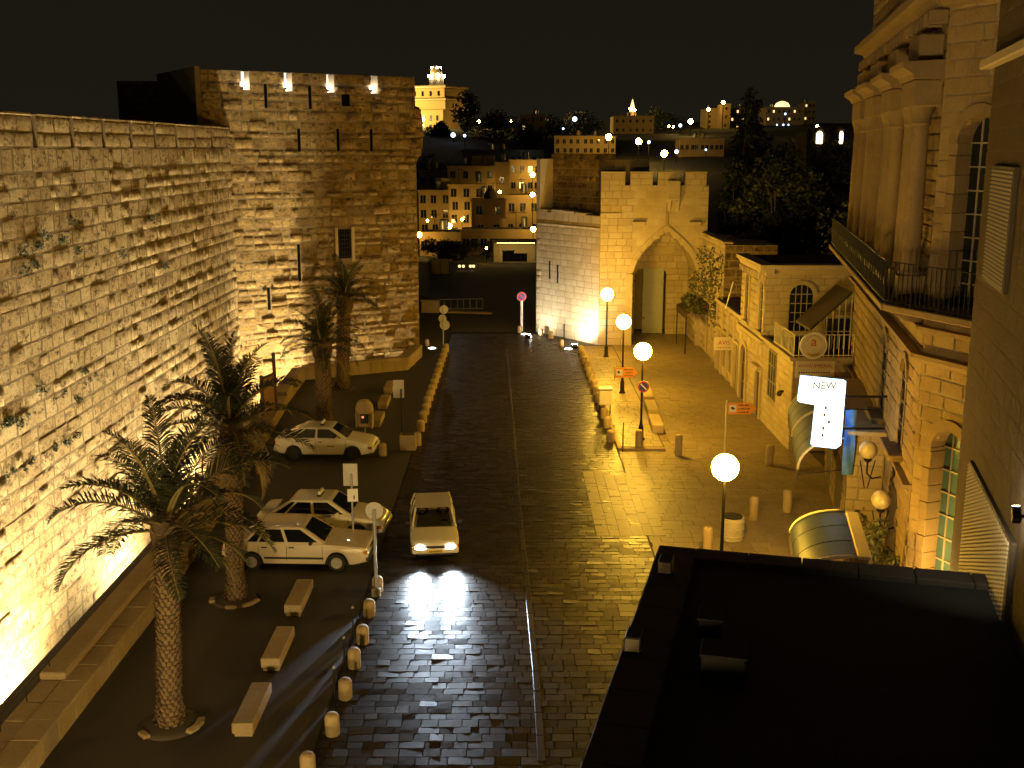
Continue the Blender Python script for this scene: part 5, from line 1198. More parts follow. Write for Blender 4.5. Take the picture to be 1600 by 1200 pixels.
# body of the second face with two real recesses
for (c_, h_, zb, zt) in ((lcx, lhw, .6, ltop), (ucx, uhw, 9.2, utop)):
    zs0 = zt - h_
    MB().prism(arch_outline(c_, h_ + .02, zs0, zs0, h_ + .02, 14)[1:-1] + [(c_ + h_ + .02, zt + .5), (c_ - h_ - .02, zt + .5)], .02, .6, 'y', F2L).build('arch_head', M['lime'], ho)
    for s in (-1, 1):
        for j in range(int((zs0 - zb) / .5) + 1):
            z0 = zb + j * .5; slab2(c_ + s * (h_ + .14) - .15, c_ + s * (h_ + .14) + .15, -.05 - .02 * (j % 2), .58, z0 + .005, min(z0 + .495, zs0), M['hoteltrim'], 'jamb_stone', .012)
    inn = arch_outline(c_, h_, zs0, zs0, h_, 11)[1:-1]; out = arch_outline(c_, h_ + .3, zs0, zs0, h_ + .3, 11)[1:-1]
    for i in range(11): MB().prism([inn[i], inn[i + 1], out[i + 1], out[i]], -.08, .58, 'y', F2L).build('arch_stone', M['hoteltrim'], ho)
    o = MB().prism(arch_outline(c_, h_, zb, zs0, h_), .45, .5, 'y', F2L).build('window', M['tealglass'] if c_ == lcx else M['glass'], ho)
    for i in range(1, 4): x = c_ - h_ + 2 * h_ * i / 4; MB().box(x - .02, x + .02, .41, .448, zb, zs0 + h_ * math.sqrt(1 - ((x - c_) / h_) ** 2), F2L).build('mullion', M['frame'], o)
    for j in range(1, 8): z = zb + (zs0 - zb) * j / 7; MB().box(c_ - h_, c_ + h_, .405, .446, z - .02, z + .02, F2L).build('glazing_bar', M['frame'], o)
MB().box(-.02, lcx - lhw - .02, .03, 4, -.1, HZ, F2L).build('core', M['lime'], ho); MB().box(max(lcx + lhw, ucx + uhw) + .02, 4.6, .03, 4, -.1, HZ, F2L).build('core', M['lime'], ho)
MB().box(-.01, 4.6, .62, 4, -.1, HZ - .01, F2L).build('core', M['lime'], ho); MB().box(.0, 4.59, .035, .63, ltop + .3, 9.15, F2L).build('core', M['lime'], ho); MB().box(.0, 4.59, .035, .63, utop + .3, HZ - .02, F2L).build('core', M['lime'], ho)
def mould2(z, proj, h): MB().prism([(.05, z), (-proj * .35, z + h * .1), (-proj * .5, z + h * .45), (-proj, z + h * .6), (-proj, z + h), (.05, z + h)], -.05, 4.6, 'x', F2L).build('string_course', M['hoteltrim'], ho)
mould2(7.5, .30, .28); mould2(8.35, .22, .2); mould2(17.0, .7, .6)
slab2(-.3, 4.4, -1.25, .02, 9.0, 9.2, M['hoteltrim'], 'balcony_slab', .03)
dlw = F2 @ Vector((lcx + lhw + .15, -1.0, 1.7))
dl_ = thing('wall_lantern', 'small lit lantern at the foot of the arched hotel window', 'lantern', dlw)
MB().lathe([(.04, -.25), (.12, -.2), (.13, -.12), (.05, -.1)], 10).build('cup', M['iron'], dl_); MB().ball((0, 0, 0), .12, 12, 8).build('glass', emit('lantern_glass', (1, .60, .13), 1400), dl_, smooth=True); MB().tube([(0, 0, -.25), (.0, .05, -1.7)], .04, 8).build('post', M['iron'], dl_)
br = thing('balcony_railing', 'black wrought-iron railing along the hotel balcony', 'railing', (15.4, 48.6, 9.2), math.atan2(-18.6, -3.9))
q1_ = f0 + fu * 0 + fn * 1.15; q2_ = f0 + fu * 3.6 + fn * 1.15
railing(br, [(0, -1.15, 0), (HL + .25, -1.15, 0), (q2_.x, q2_.y, 0)], 0, 1.15, .17, M['iron'], .014)
for k in range(30): 
    x = .4 + k * .64
    if x < HL: MB().lathe([(.10, -.008), (.115, 0), (.10, .008)], 10, M=Matrix.Translation((x, -1.15, .6)) @ Matrix.Rotation(R(90), 4, 'X')).build('scroll', M['iron'], br)
# lit hanging sign
def sy(px, py): p = at_y(px, py, 35.2); return (p.x - 10.2, p.z)
ls = thing('lit_sign', 'bright white illuminated L-shaped sign hanging from the hotel corner', 'sign', (10.2, 35.2, 0))
poly = [sy(1249, 628), sy(1254, 589), sy(1322, 596), sy(1314, 695), sy(1306, 701), sy(1270, 697), sy(1277, 633)]
MB().prism(list(reversed(poly)), .0, .28).build('casing', M['signedge'], ls)
cxs = sum(p[0] for p in poly) / 7; czs = sum(p[1] for p in poly) / 7
inner = [(p[0] + (cxs - p[0]) * .03, p[1] + (czs - p[1]) * .03) for p in poly]
for yy in (-.012, .282): MB().prism(list(reversed(inner)), yy, yy + .01).build('face', M['signlit'], ls)
lx_, lz = sy(1288, 603); text_mesh('NEW', .34, plain('sign_lettering', (.05, .12, .2), .5, .1), 'lettering', ls, Matrix.Translation((lx_, -.018, lz)) @ Matrix.Rotation(R(90), 4, 'X'))
for px, py in ((1290, 637), (1288, 648), (1295, 659), (1286, 669), (1285, 680)):
    a_, b_ = sy(px, py); MB().box(a_ - .035, a_ + .035, -.018, -.013, b_ - .05, b_ + .05).build('mark', M['ink'], ls)
for z in (4.2, 5.3): MB().tube([(.8, .14, z), (2.3, .14, z)], .04).build('bracket', M['iron'], ls)
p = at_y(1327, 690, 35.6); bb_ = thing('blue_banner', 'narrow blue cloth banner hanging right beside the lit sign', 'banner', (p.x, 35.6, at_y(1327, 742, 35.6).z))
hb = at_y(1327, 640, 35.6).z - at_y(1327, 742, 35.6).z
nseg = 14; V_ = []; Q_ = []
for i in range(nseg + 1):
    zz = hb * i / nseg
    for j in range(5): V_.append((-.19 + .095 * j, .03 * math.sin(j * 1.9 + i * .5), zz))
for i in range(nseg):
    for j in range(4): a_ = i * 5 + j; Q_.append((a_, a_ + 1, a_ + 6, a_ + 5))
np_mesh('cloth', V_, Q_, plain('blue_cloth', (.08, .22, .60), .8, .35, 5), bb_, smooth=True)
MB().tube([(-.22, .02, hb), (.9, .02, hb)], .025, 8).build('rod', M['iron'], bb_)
# awnings
def awning(x0, x1, out, zl, zh, label, mat='awning', off=-1.25):
    t = thing('awning', label, 'awning', MW[ho] @ Vector((x0, off, 0)), math.atan2(-18.6, -3.9)); prof = [(-out + out * (1 - math.cos(a)), zl + (zh - zl) * math.sin(a)) for a in [R(90) * k / 10 for k in range(11)]]
    MB().prism(prof + [(a + .0, b - .03) for a, b in reversed(prof)], 0, x1 - x0, 'x').build('canopy', M[mat], t, smooth=40)
    MB().box(0, x1 - x0, -out - .012, -out + .012, zl - .3, zl - .01).build('valance', M['darkwood'], t)
    for x in (.02, x1 - x0 - .02): MB().tube([(x, a, b + .02) for a, b in prof], .045, 8).build('rim', M['awntrim'], t, smooth=True)
    for k in range(1, 3): x = (x1 - x0) * k / 3; MB().tube([(x, a, b + .004) for a, b in prof], .008, 5).build('seam', M['iron'], t)
    for x in (.1, x1 - x0 - .1): MB().tube([(x, -out, zl - .2), (x, 0, zl + .1)], .02).build('arm', M['iron'], t)
awning(4.9, 8.7, 1.6, 2.5, 3.7, 'curved blue-grey awning just behind the other, under the lit sign')
awning(8.8, 13.3, 1.6, 2.5, 3.7, 'curved blue-grey awning with a cream rim below the lit sign')
awning(19.0, 22.8, 1.5, 2.2, 3.0, 'dark glossy curved awning partly hidden by the flat roof', 'awningdark', -1.8)
kb = thing('shop_annex', 'low stone shop annex carrying the glossy awning', 'shop', MW[ho] @ Vector((19.2, -1.78, 0)), math.atan2(-18.6, -3.9))
k2 = thing('shop_annex', 'low stone shop front carrying the pair of blue-grey awnings', 'shop', MW[ho] @ Vector((4.7, -1.23, 0)), math.atan2(-18.6, -3.9))
MB().box(0, 8.7, .03, 1.2, 0, 3.9).build('wall', M['lime'], k2); lay(k2, (0, 0, 0), (1, 0, 0), (0, -1, 0), (0, 0, 1), courses(8.7, 0, 3.9, .4, (.5, 1.0), union(rect_hole(1, 3, -1, 2.4), rect_hole(5, 7.6, -1, 2.4))), M['hotel'], .02, 'ashlar_block')
lay(k2, (8.7, 0, 0), (0, 1, 0), (1, 0, 0), (0, 0, 1), courses(1.2, 0, 3.9, .4, (.5, .8)), M['ashlar'], .012, 'ashlar_block')
MB().bbox(-.1, 8.85, -.12, 1.2, 3.9, 4.05, .02).build('cornice', M['trim'], k2)
for a_, b_ in ((1, 3), (5, 7.6)): MB().box(a_, b_, .0, .04, 0, 2.4).build('shop_opening', M['darkwood'], k2)
MB().bbox(0, 3.6, .02, .3, 0, 2.95, .03).build('wall', M['hotel'], kb); MB().bbox(-.05, 3.65, .0, .35, 2.95, 3.05, .03).build('cornice', M['trim'], kb); MB().box(.8, 2.4, -.01, .03, 0, 2.4).build('shop_opening', M['darkwood'], kb)
# unlit globes on wall brackets with climbing plants
for px, py, Y, la in ((1357, 703, 34.4, 'unlit opal globe lamp on an iron wall bracket beside the awnings'), (1377, 781, 32.4, 'unlit opal globe lamp over the dark climbing plant')):
    p = at_y(px, py, Y); t = thing('globe_lamp', la, 'wall lamp', p); MB().ball((0, 0, 0), .30, 18, 12).build('globe', M['opal'], t, smooth=True)
    MB().lathe([(.05, -.42), (.12, -.36), (.14, -.28), (.1, -.26)], 12).build('collar', M['iron'], t)
    MB().tube([(0, 0, -.4), (0, 0, -.8), (.2, .05, -1.0), (.5, .1, -.95)], .03, 6).build('bracket', M['iron'], t)
    for a in (-.25, .25): MB().tube([(a, 0, -.35), (a * .2, .0, -1.3)], .02, 5).build('stay', M['iron'], t)
def plant(name, label, loc, cs, rs, n, size, mat, cat='plant', stems=True, group=None):
    t = thing(name, label, cat, loc, 0, group); leaf_cloud(cs, rs, n, size, mat, 'foliage', t)
    for c in cs: MB().tube([(0, 0, 0), (c[0] * .4, c[1] * .4, c[2] * .5), c], [.04, .025, .012], 5).build('stem', M['twig'], t)
    return t
for px, Y, h, la in ((1352, 36.0, 2.2, 'straggly climbing shrub against the hotel wall under the globe lamps'), (1385, 32.2, 2.0, 'dense dark shrub at the hotel wall above the flat roof'), (1400, 31.0, 1.3, 'low dark shrub at the foot of the hotel corner')):
    p = at_y(px, 820, Y); plant('shrub', la, (p.x, Y, 0), [(random.uniform(-.4, .4), random.uniform(-.4, .4), h * q) for q in (.4, .6, .8, 1.0)], [.5, .45, .4, .3], 420, .1, M['ivy'])
# ---- building next to the camera
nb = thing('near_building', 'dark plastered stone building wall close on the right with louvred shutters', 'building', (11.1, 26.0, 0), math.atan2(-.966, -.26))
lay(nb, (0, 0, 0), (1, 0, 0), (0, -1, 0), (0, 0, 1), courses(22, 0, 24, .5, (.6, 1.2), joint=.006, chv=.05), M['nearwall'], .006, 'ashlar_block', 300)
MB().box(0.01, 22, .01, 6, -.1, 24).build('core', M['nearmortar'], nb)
def louvre(px0, py0, px1, py1, pyb, nm):
    u0, z0 = hit(px0, py0, nb, -.1); u1, _ = hit(px1, py1, nb, -.1); zb = hit(px0, pyb, nb, -.1)[1]
    t = MB().bbox(u0 - .06, u1 + .06, -.09, .02, zb - .06, z0 + .06, .015).build(nm, M['darkwood'], nb)
    n = max(2, int((u1 - u0) / .22)); w_ = (u1 - u0) / n
    for k in range(n):
        m_ = MB(); zz = zb + .03
        while zz < z0 - .03:
            x = u0 + k * w_ + .025; m_.prism([(-.10, zz), (-.135, zz + .012), (-.10, zz + .055)], x, x + w_ - .095, 'x'); zz += .085
        o = m_.build('louvre_strip', M['shutter'], t); o['kind'] = 'stuff'
louvre(1514, 724, 1578, 850, 960, 'shutter'); louvre(1551, 262, 1584, 262, 445, 'shutter')
u, z = hit(1588, 806, nb, -.3)
wl = thing('wall_spotlight', 'small dark spotlight fixed to the wall above the lit shutter', 'spotlight', MW[nb] @ Vector((u, -.3, z)), math.atan2(-.966, -.26))
Mx = Matrix.Rotation(R(40), 4, 'Y'); MB().bbox(-.16, .12, -.07, .07, -.07, .07, .02, Mx).build('housing', M['iron'], wl); MB().tube([(.05, 0, 0), (.05, .3, .05)], .03).build('arm', M['iron'], wl)
MB().box(-.17, -.162, -.05, .05, -.05, .05, Mx).build('lens', M['bulb'], wl)
uu, zz = hit(1530, 780, nb, -.1)
lp = MB().box(0, 0, 0, 0, 0, 0) and spot('spotlight_beam', wl, (-.2, 0, .0), (uu - u, .2, zz - z), 190, (1.0, .88, .66), 110, .8, .05)
u, z = hit(1541, 102, nb, -.1); MB().bbox(u, u + 6, -.25, .02, z - .1, z + .12, .03).build('ledge', M['trim'], nb)
# ---- flat roof below the camera
fr_ = thing('flat_roof_building', 'dark flat-roofed building with a low parapet jutting over the street', 'building', (3.19, 22.3, 0), math.atan2(-8.7, -2.26))
MB().box(0, 22, .15, 7.4, -.1, 4.85).build('wall', M['nearmortar'], fr_)
lay(fr_, (0, .15, 0), (1, 0, 0), (0, -1, 0), (0, 0, 1), courses(22, 0, 4.85, .45, (.5, 1.1)), M['hotel'], .02, 'ashlar_block', 60)
MB().box(.6, 21, .8, 6.9, 4.85, 4.88).build('roof_sheet', M['roof'], fr_)
x = 0
while x < 22: MB().bbox(x + .005, min(22, x + 1.1) - .005, 0, .8, 4.72, 5.0, .02, jit=.004).build('parapet_stone', M['roofedge'], fr_); x += 1.1
y = .8
while y < 6.9: MB().bbox(0, .6, y + .005, min(6.9, y + 1.1) - .005, 4.72, 5.0, .02, jit=.004).build('parapet_stone', M['roofedge'], fr_); y += 1.1
for px, py, la in ((1040, 897, 'small dark floodlight box at the outer corner of the flat roof'), (990, 1018, 'small dark floodlight box halfway along the flat roof parapet')):
    p = at_z(px, py, 5.0); t = thing('roof_floodlight', la, 'floodlight', p, math.atan2(-8.7, -2.26))
    MB().bbox(-.25, .2, -.14, .14, .08, .34, .02).build('housing', M['black'], t); MB().box(.2, .212, -.12, .12, .1, .32).build('cover', M['roofedge'], t); MB().box(-.05, .05, -.16, .16, 0, .08).build('bracket', M['iron'], t)
for px, py, a, b, h in ((1110, 990, .5, .4, .35), (1130, 1060, .6, .7, .5)):
    p = at_z(px, py, 4.88); t = thing('roof_box', 'dark sheet-metal box standing on the flat roof, the %s of two' % ('larger' if h > .4 else 'smaller'), 'vent box', p, math.atan2(-8.7, -2.26))
    MB().bbox(-a / 2, a / 2, -b / 2, b / 2, 0, h, .02).build('case', M['roof'], t); MB().bbox(-a / 2 - .03, a / 2 + .03, -b / 2 - .03, b / 2 + .03, h, h + .04, .01).build('lid', M['roof'], t)
for k in range(0): MB().box(.62, 21, 1.5 + k * .95, 1.56 + k * .95, 4.88, 4.892).build('membrane_seam', M['roofedge'], fr_)
# lamp of the same row at the foot of this building (out of the picture, its light is in it)
street_lamp(0, 0, None, -2.7, 3.0, 'bright globe street lamp at the foot of the flat-roofed building', zg=4.2, gm='squarelamp')
street_lamp(0, 0, None, -8.2, -1.0, 'bright globe street lamp on the parking side behind the benches', zg=4.2, gm='squarelamp')
# ================================================================== beyond the gate: valley, houses, hill
def house(px0, px1, pyt, pyb, Y, label, depth=9, rows=2, cols=3, roof='flat', name='house', rz=0, mat=None, wlit=0, cat='house', wsize=(.9, 1.3)):
    a, b = at_y(px0, pyb, Y), at_y(px1, pyt, Y); W_ = b.x - a.x; z0 = min(a.z, terrain(Y)) - 1.5; H = b.z
    t = thing(name, label, cat, (a.x, Y, 0), R(rz)); mt = mat or M['house']
    MB().box(0, W_, 0, depth, z0, H).build('wall', mt, t)
    MB().box(-.15, W_ + .15, -.15, .2, H - .1, H + .35).build('parapet', mt, t); MB().box(0, W_, .2, depth, H, H + .1).build('roof', M['houseroof'], t)
    if roof == 'dome': MB().lathe([(W_ * .22, 0), (W_ * .2, .8), (W_ * .12, 1.6), (.05, 1.9)], 16, (W_ * .55, depth * .4, H)).build('dome', M['houseroof'], t, smooth=True)
    if roof == 'step': MB().box(W_ * .5, W_ - .2, 2, depth, H + .1, H + 2.2).build('roof_room', mt, t)
    for q in range(2 if W_ > 8 else 1):
        xq = random.uniform(.15, .85) * W_; yq = random.uniform(1, depth - 1); rr = random.uniform(.45, .8)
        tk = MB().lathe([(rr, 0), (rr, 1.3), (rr * .6, 1.5)], 10, (xq, yq, H + .5)).build('water_tank', M['house'] if q else M['steel'], t, smooth=40)
        for a_ in (-.4, .4): MB().box(xq + a_ - .05, xq + a_ + .05, yq - .05, yq + .05, H, H + .52).build('tank_leg', M['iron'], tk)
    xa = random.uniform(.2, .8) * W_; ae = MB().tube([(xa, 1.5, H), (xa, 1.5, H + 3)], .05, 5).build('aerial', M['iron'], t); MB().tube([(xa - .7, 1.5, H + 2.7), (xa + .7, 1.5, H + 2.7)], .04, 5).build('aerial_bar', M['iron'], ae)
    k = 0
    for r in range(rows):
        for c in range(cols):
            zc = a.z + (H - a.z) * (r + .5) / rows; xc = W_ * (c + .5) / cols + random.uniform(-.2, .2); ww, wh = wsize
            lit_ = wlit and (k * 7 + 3) % wlit == 0; k += 1
            wn = MB().box(xc - ww / 2, xc + ww / 2, -.03, .02, zc - wh / 2, zc + wh / 2).build('window', M['winlit'] if lit_ else M['glass'], t)
            MB().bbox(xc - ww / 2 - .12, xc + ww / 2 + .12, -.14, .0, zc - wh / 2 - .16, zc - wh / 2 - .02, .01).build('sill', mt, wn)
            MB().box(xc - .03, xc + .03, -.05, -.031, zc - wh / 2, zc + wh / 2).build('frame', M['frame'], wn)
    return t
house(655, 704, 300, 368, 186, 'cream lamplit house in the valley with a dark lean-to roof', 8, 3, 3, 'step')
house(702, 757, 291, 372, 182, 'tall cream lamplit house in the valley beside two street lamps', 10, 4, 3)
house(655, 735, 268, 296, 225, 'long shadowed terrace house above the cream houses', 8, 1, 6)
house(700, 774, 262, 306, 212, 'shadowed stone house left of the bright gable', 8, 2, 4, 'step')
house(772, 796, 256, 308, 214, 'narrow house with a brightly lamplit gable in the valley', 12, 1, 1)
house(796, 846, 252, 302, 238, 'stone house with paired windows above the bright gable', 9, 2, 4, wlit=5)
house(737, 790, 314, 372, 172, 'dark domed house below the bright gable', 8, 2, 2, 'dome')
house(788, 846, 308, 372, 176, 'dark house with a lamp before its door by the gate flank', 8, 2, 3)
house(655, 720, 366, 402, 158, 'low lamplit row house behind the outer road', 8, 1, 5)
house(720, 846, 362, 398, 160, 'long dark row house above the lit garage wall', 8, 1, 9)
house(722, 850, 236, 262, 300, 'long low institution building high on the slope', 12, 1, 12)
house(812, 852, 180, 232, 420, 'dark tower block among trees on the slope', 14, 4, 3, wlit=9)
house(866, 962, 214, 242, 345, 'pale wide building on the slope behind the gate top', 14, 2, 9)
house(958, 1022, 182, 210, 500, 'grey block on the far ridge', 16, 2, 6)
house(1062, 1132, 218, 242, 335, 'long building on the slope washed by bluish lamps', 10, 1, 9)
house(1102, 1128, 170, 202, 560, 'banded lamplit block on the far ridge', 16, 4, 2)
house(1126, 1142, 163, 202, 548, 'bright narrow tower house on the far ridge', 12, 3, 1)
house(1140, 1165, 168, 205, 570, 'pale block partly hidden by the tall dark trees', 14, 3, 3, wlit=2)
house(1196, 1254, 168, 204, 600, 'wide hotel block with a glowing dome on the ridge', 18, 3, 7, wlit=4)
house(1255, 1275, 160, 200, 640, 'dark block right of the glowing dome', 14, 4, 3, wlit=6)
# lit garage wall over the outer road
a, b = at_y(771, 405, 134), at_y(842, 378, 134); t = thing('garage_wall', 'bright yellow lamplit retaining wall across the outer road', 'wall', (a.x, 134, 0))
MB().bbox(0, b.x - a.x, 0, .5, -1, b.z, .05).build('wall', M['trim'], t); MB().bbox(-.2, b.x - a.x + .2, -.9, .6, b.z, b.z + .35, .05).build('roof_slab', M['houseroof'], t)
for k in range(3): MB().bbox(.6 + k * 2.2, .75 + k * 2.2, -.1, 0, 0, b.z, .02).build('pier', M['trim'], t)
for px, w_, h, la in ((794, 1.4, .75, 'dark square box in front of the lit retaining wall'), (813, 1.6, .4, 'long low dark box in front of the lit retaining wall')):
    p = at_y(px, 405, 131.5); t = thing('utility_box', la, 'utility box', (p.x, 131.5, 0)); MB().bbox(-w_ / 2, w_ / 2, -.4, .4, 0, h + .5, .04).build('case', M['houseroof'], t); MB().bbox(-w_ / 2 - .06, w_ / 2 + .06, -.46, .46, h + .5, h + .6, .02).build('lid', M['houseroof'], t)
    for k in range(2): MB().box(-w_ / 2 + .1 + k * w_ / 2, -w_ / 2 + w_ / 2 - .05 + k * w_ / 2, -.42, -.401, .15, h + .4).build('door', M['iron'], t)
p = at_y(806, 378, 132.4); t = thing('strip_lamp', 'lamp under the slab that lights the retaining wall', 'lamp', (p.x, 132.2, b.z + .1)); MB().bbox(-2.4, 2.4, -.12, .12, -.06, .12, .02).build('case', M['iron'], t); MB().box(-2.3, 2.3, -.09, .09, -.075, -.065).build('tube', emit('garage_tube', (1, .66, .18), 34), t)
# street lamps of the valley and the hill
def far_lamp(px, py, Y, kind, r_px=3.2, label=None, grp=None, h=5.0):
    p = at_y(px, py, Y); r = r_px * Y / 1700; g = terrain(Y) - 1; g = min(g, p.z - h)
    t = thing('distant_lamp', label, 'street lamp', (p.x, Y, g), 0, grp)
    MB().tube([(0, 0, 0), (0, 0, p.z - g - r)], [.07 * Y / 170, .05 * Y / 170], 6).build('pole', M['iron'], t)
    MB().ball((0, 0, p.z - g), r, 10, 7).build('globe', M[kind], t, smooth=True)
W1, W2, W3 = 'warm street lamp among the houses of the valley', 'cold bluish lamp on the dark far slope', 'warm lamp on the dark far slope'
for px, py, Y, r in ((655, 367, 155, 4), (702, 353, 177, 4), (722, 343, 179, 1.8), (833, 358, 156, 4), (832, 273, 234, 3.4), (832, 304, 172, 3.4), (843, 300, 172, 3.4), (781, 300, 209, 2.2), (744, 330, 178.5, 1.6), (668, 345, 182, 1.6), (760, 388, 131, 1.6)):
    far_lamp(px, py, Y, 'farlamp', r, W1, 'street lamps of the valley')
for px, py, Y, r in ((708, 211, 420, 3.6), (726, 212, 400, 2.2), (898, 186, 460, 3.6), (1014, 222, 318, 2.4), (1057, 237, 320, 3), (1063, 196, 470, 2.6), (1206, 243, 280, 1.2), (1227, 178, 590, 1.6), (1214, 195, 590, 1.2), (1224, 195, 590, 1.4), (1232, 195, 590, 1.2), (1257, 202, 520, 1.4), (880, 201, 430, 1.6), (822, 240, 296, 2.4), (1103, 234, 328, 1.6)):
    far_lamp(px, py, Y, 'coldlamp', r, W2, 'cold lamps on the far slope')
for px, py, Y, r in ((951, 214, 330, 4.6), (998, 221, 320, 4.6), (1038, 240, 300, 5.0), (1079, 190, 450, 3.6), (1107, 171, 545, 2.2), (1130, 160, 530, 2.6), (748, 190, 510, 2.6), (799, 189, 500, 1.4), (1045, 197, 480, 1.4), (1052, 198, 480, 1.4), (1277, 197, 430, 2.0), (985, 170, 610, 2.0), (992, 172, 612, 1.6), (762, 192, 500, 1.2)):
    far_lamp(px, py, Y, 'farlamp', r, W3, 'warm lamps on the far slope')
# floodlit landmark tower on the skyline
Y = 520
def yb_(px, py): return at_y(px, py, Y)
base = yb_(686, 215); ym = thing('landmark_tower', 'floodlit tower with stepped galleries and a lantern on the skyline', 'tower', (base.x, Y, 0), R(-28))
s = Y / 1700.0
def tier(hw, py0, py1, nm, mat): z0, z1 = yb_(686, py0).z, yb_(686, py1).z; return MB().bbox(-hw * s, hw * s, -hw * s, hw * s, z0, z1, .3).build(nm, mat, ym)
tier(22, 225, 172, 'shaft', M['house']); tier(33, 172, 158, 'gallery', M['house']); tier(35, 158, 155, 'cornice', M['trim']); tier(30, 155, 139, 'upper_storey', M['house']); tier(34, 139, 135, 'cornice', M['trim'])
MB().lathe([(11 * s, 0), (11 * s, 15 * s), (9 * s, 18 * s), (9 * s, 24 * s), (5 * s, 29 * s), (.3, 31 * s)], 14, (-1.0, 0, yb_(686, 135).z)).build('lantern', M['house'], ym, smooth=40)
for k in range(4):
    z = yb_(686, 148).z; MB().box(-25 * s + k * 14 * s, -21 * s + k * 14 * s, -30.3 * s, -29.8 * s, z - 1, z + 1.2).build('window', M['glass'], ym); MB().box(-30.3 * s, -29.8 * s, -25 * s + k * 14 * s, -21 * s + k * 14 * s, z - 1, z + 1.2).build('window', M['glass'], ym)
for k in range(3):
    for j in range(2): z = yb_(686, 185 + j * 14).z; MB().box(-15 * s + k * 12 * s, -11 * s + k * 12 * s, -22.3 * s, -21.8 * s, z - 1.2, z + 1.2).build('window', M['glass'], ym)
for a_ in range(6): an = a_ * math.pi / 3 + .3; z = yb_(686, 119).z; MB().ball((-1 + 11.4 * s * math.cos(an), 11.4 * s * math.sin(an), z), .62, 8, 6).build('lantern_lamp', M['bulb'], ym, smooth=True)
for a_ in range(4): an = a_ * math.pi / 2 + .8; z = yb_(686, 106).z; MB().ball((-1 + 6.5 * s * math.cos(an), 6.5 * s * math.sin(an), z), .5, 8, 6).build('lantern_lamp', M['bulb'], ym, smooth=True)
for fx, fy, pw in ((-30, -46, 420000), (-46, -10, 300000)):
    spot('tower_flood', ym, (fx, fy, yb_(686, 186).z), (0, 0, yb_(686, 150).z), pw, (1, .70, .2), 100, .6, .5)
# spire and glowing dome on the ridge
p = at_y(988, 175, 620); t = thing('spire', 'tiny lit spire on the far ridge', 'church spire', (p.x, 620, 20)); MB().bbox(-2, 2, -2, 2, 0, p.z - 20, .2).build('shaft', M['house'], t); MB().lathe([(1.6, 0), (1.2, 3), (.05, 7)], 8, (0, 0, p.z - 20)).build('cap', M['winlit'], t)
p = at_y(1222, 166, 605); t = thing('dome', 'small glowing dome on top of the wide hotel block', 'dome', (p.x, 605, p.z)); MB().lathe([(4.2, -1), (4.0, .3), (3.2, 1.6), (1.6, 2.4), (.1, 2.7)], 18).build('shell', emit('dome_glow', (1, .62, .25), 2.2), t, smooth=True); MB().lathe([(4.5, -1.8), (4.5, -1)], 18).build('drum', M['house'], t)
# far wall tower with two lit arches
a, b = at_y(1259, 258, 150), at_y(1318, 206, 150); t = thing('wall_tower', 'square wall tower with two lit arched openings beyond the trees', 'tower', (a.x, 150, 0)); W_ = b.x - a.x
MB().box(0, W_, .1, 6, -2, b.z).build('body', M['mortar'], t); lay(t, (0, 0, 0), (1, 0, 0), (0, -1, 0), (0, 0, 1), courses(W_, 8, b.z, .8, (.8, 1.6)), M['tower'], .1, 'stone')
for px in (1280, 1314):
    x, z = hit(px, 215, t); MB().prism(arch_outline(x, .42 if px < 1300 else .25, z - .8, z + .4, .45), -.14, -.1).build('lit_opening', emit('lit_arch', (1, .84, .4), 5), t)
for k in range(4): MB().bbox(k * W_ / 3.6, k * W_ / 3.6 + .9, 0, .8, b.z, b.z + .7, .04).build('merlon', M['tower'], t)
# ================================================================== trees
def tree(name, label, X, Y, h, crowns, n, size, mat=None, trunk_r=.28, cat='tree', group=None, z0=0.0):
    t = thing(name, label, cat, (X, Y, z0), 0, group); cs = [c[:3] for c in crowns]; rs = [c[3] for c in crowns]
    leaf_cloud(cs, rs, n, size, mat or M['leaf'], 'crown', t, squash=1.15)
    tk = MB().tube([(0, 0, -.5), (.15, 0, h * .2), (-.1, .1, h * .45), (.1, 0, h * .8)], [trunk_r, trunk_r * .8, trunk_r * .55, trunk_r * .2], 9).build('trunk', M['twig'], t, smooth=True)
    for c in cs[::2]:
        b0 = Vector((0, 0, max(.8, c[2] * .45))); b1 = Vector(c); mid = b0.lerp(b1, .5) + Vector((random.uniform(-.3, .3), random.uniform(-.3, .3), .2)); MB().tube([b0, mid, b1], [trunk_r * .4, trunk_r * .22, .02], 6).build('limb', M['twig'], tk, smooth=True)
    return t
def blob(h, w_, k, low=.35, seed=1):
    rd = random.Random(seed); out = []
    for i in range(k):
        q = rd.random(); z = h * (low + (1 - low) * q); ww = w_ * math.sin(math.pi * (.2 + .72 * q)) ; a = rd.uniform(0, 6.28); r = ww * rd.uniform(.15, .8)
        out.append((r * math.cos(a), r * math.sin(a), z, w_ * rd.uniform(.22, .42)))
    return out
def column(h, w_, k, seed=1, low=.15):
    rd = random.Random(seed); return [(rd.uniform(-.35, .35) * w_, rd.uniform(-.35, .35) * w_, h * (low + (1 - low) * i / k), w_ * (1.0 - .75 * (i / k) ** 1.6) * rd.uniform(.7, 1.1)) for i in range(k)]
def ttop(px, py, Y): return at_y(px, py, Y)
p = ttop(1166, 131, 84); tree('cypress', 'tall ragged dark conifer rising right behind the gate', p.x, 84, p.z, column(p.z, 1.4, 20, 3, .3), 3800, .22)
p = ttop(1190, 150, 88); tree('cypress', 'dark conifer standing close behind the tallest one', p.x, 88, p.z, column(p.z, 1.7, 18, 5, .25), 3600, .24)
p = ttop(1135, 260, 77); tree('broadleaf_tree', 'thin-branched tree spreading over the gate and ivy wall', p.x + .6, 76.5, p.z, blob(p.z, 2.2, 14, .45, 8), 1900, .16, trunk_r=.16)
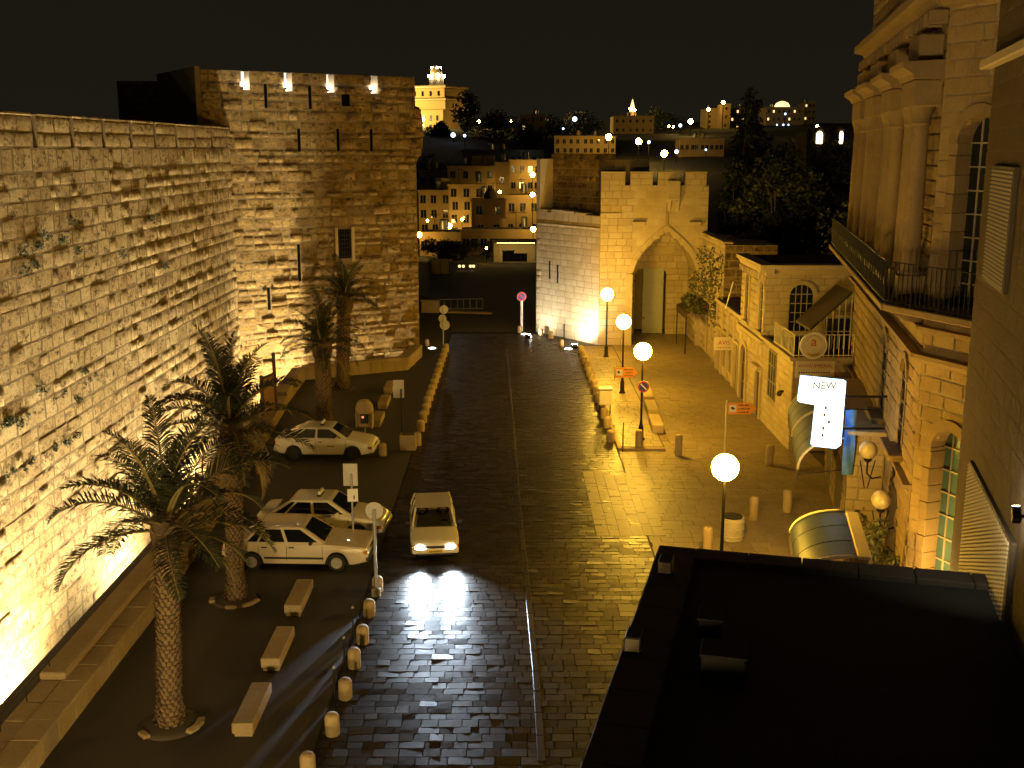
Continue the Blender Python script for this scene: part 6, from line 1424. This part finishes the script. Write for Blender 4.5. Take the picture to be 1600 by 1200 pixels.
p = ttop(1165, 300, 72); tree('broadleaf_tree', 'dark bushy tree behind the ivy wall', p.x + 1.5, 72, p.z + 1, blob(p.z + 1, 2.8, 18, .3, 11), 3600, .18)
p = ttop(1235, 262, 74); tree('broadleaf_tree', 'broad dark tree behind the cornice house', p.x, 74, p.z, blob(p.z, 4.2, 26, .25, 13), 5600, .2)
p = ttop(1300, 250, 78); tree('broadleaf_tree', 'broad dark tree beside the hotel, behind the terrace', p.x, 78, p.z, blob(p.z, 4.4, 26, .25, 17), 5600, .2)
p = ttop(1318, 300, 62); tree('bare_tree', 'pale-limbed sparse tree leaning by the hotel corner', p.x, 62, p.z, blob(p.z, 2.0, 12, .5, 19), 700, .14, trunk_r=.2)
for px, py, Y, w_, la in ((730, 150, 470, 9, 'dark pine on the ridge right of the floodlit tower'), (775, 185, 430, 13, 'wide dark pine on the slope above the valley'), (820, 200, 380, 13, 'round dark pine in front of the tower block'), (690, 195, 460, 8, 'dark cypress clump under the floodlit tower'),
                          (905, 190, 480, 17, 'dark grove of pines below the cold blue lamp'), (1030, 182, 540, 15, 'dark grove of pines near the tiny spire'), (860, 196, 470, 14, 'dark pine left of the cold blue lamp'), (672, 250, 260, 6, 'dark tree above the cream houses'), (700, 385, 150, 4, 'dark garden tree before the low row house'), (1245, 225, 240, 9, 'dark pine left of the far wall tower')):
    p = ttop(px, py, Y); g = terrain(Y) - 2; h = p.z - g; tree('pine_tree', la, p.x, Y, h, blob(h, w_ * .8, 22, .25, int(px)), 2200, .0028 * Y * .45, group='trees on the far slope', z0=g)
# bushes seen dark along the outer road
for px, py, Y, r, la in ((690, 408, 140, 2.2, 'dark bush at the left of the outer road'), (745, 404, 138, 2.4, 'dark bush beside the lit retaining wall')):
    p = at_y(px, py, Y); plant('bush', la, (p.x, Y, 0), [(random.uniform(-r, r), random.uniform(-.5, .5), random.uniform(.5, 1.6)) for _ in range(8)], [.9] * 8, 900, .2, M['leaf'])
# outer road furniture
a = at_z(658, 489); b = at_z(680, 493); t = thing('low_wall', 'short pale stone wall block outside the gate by the tower', 'wall', (a.x, a.y, 0), R(-6)); MB().bbox(0, 1.5, 0, .6, 0, .95, .05).build('block', M['kerb'], t); MB().bbox(-.05, 1.55, -.05, .65, .95, 1.08, .03).build('cap', M['kerb'], t)
a, b = at_z(682, 490), at_z(760, 484); t = thing('road_railing', 'thin steel railing on the kerb outside the gate', 'railing', (a.x, a.y + 2, 0), R(8)); railing(t, [(0, 0, 0), (3.8, 0, 0)], 0, .9, .5, M['steel'], .03)
t = thing('traffic_island', 'pale kerbed island in the outer road', 'kerb', at_z(735, 490), R(-12)); MB().bbox(-1.9, 1.9, -.12, .12, 0, .14, .02).build('kerb_stone', M['kerb'], t); MB().bbox(-1.9, 1.9, .3, .54, 0, .14, .02).build('kerb_stone', M['kerb'], t)
a = at_z(672, 428); t = thing('bus_shelter', 'small pale shelter by the outer road', 'shelter', (a.x, a.y, 0)); MB().bbox(0, 2.2, 0, .2, 0, 1.5, .03).build('back_wall', M['house'], t); MB().bbox(-.1, 2.3, -.6, .3, 1.5, 1.62, .03).build('roof', M['trim'], t)
for k in range(3): MB().box(.1 + k * 1.0, .18 + k * 1.0, -.5, -.42, 0, 1.5).build('post', M['iron'], t)
for k, px in enumerate((718, 724, 735, 740)): far_lamp(px, 416, 122, 'winlit', 2.4, 'small low lamp in the row beside the outer road', 'low lamps by the outer road', h=1.0)
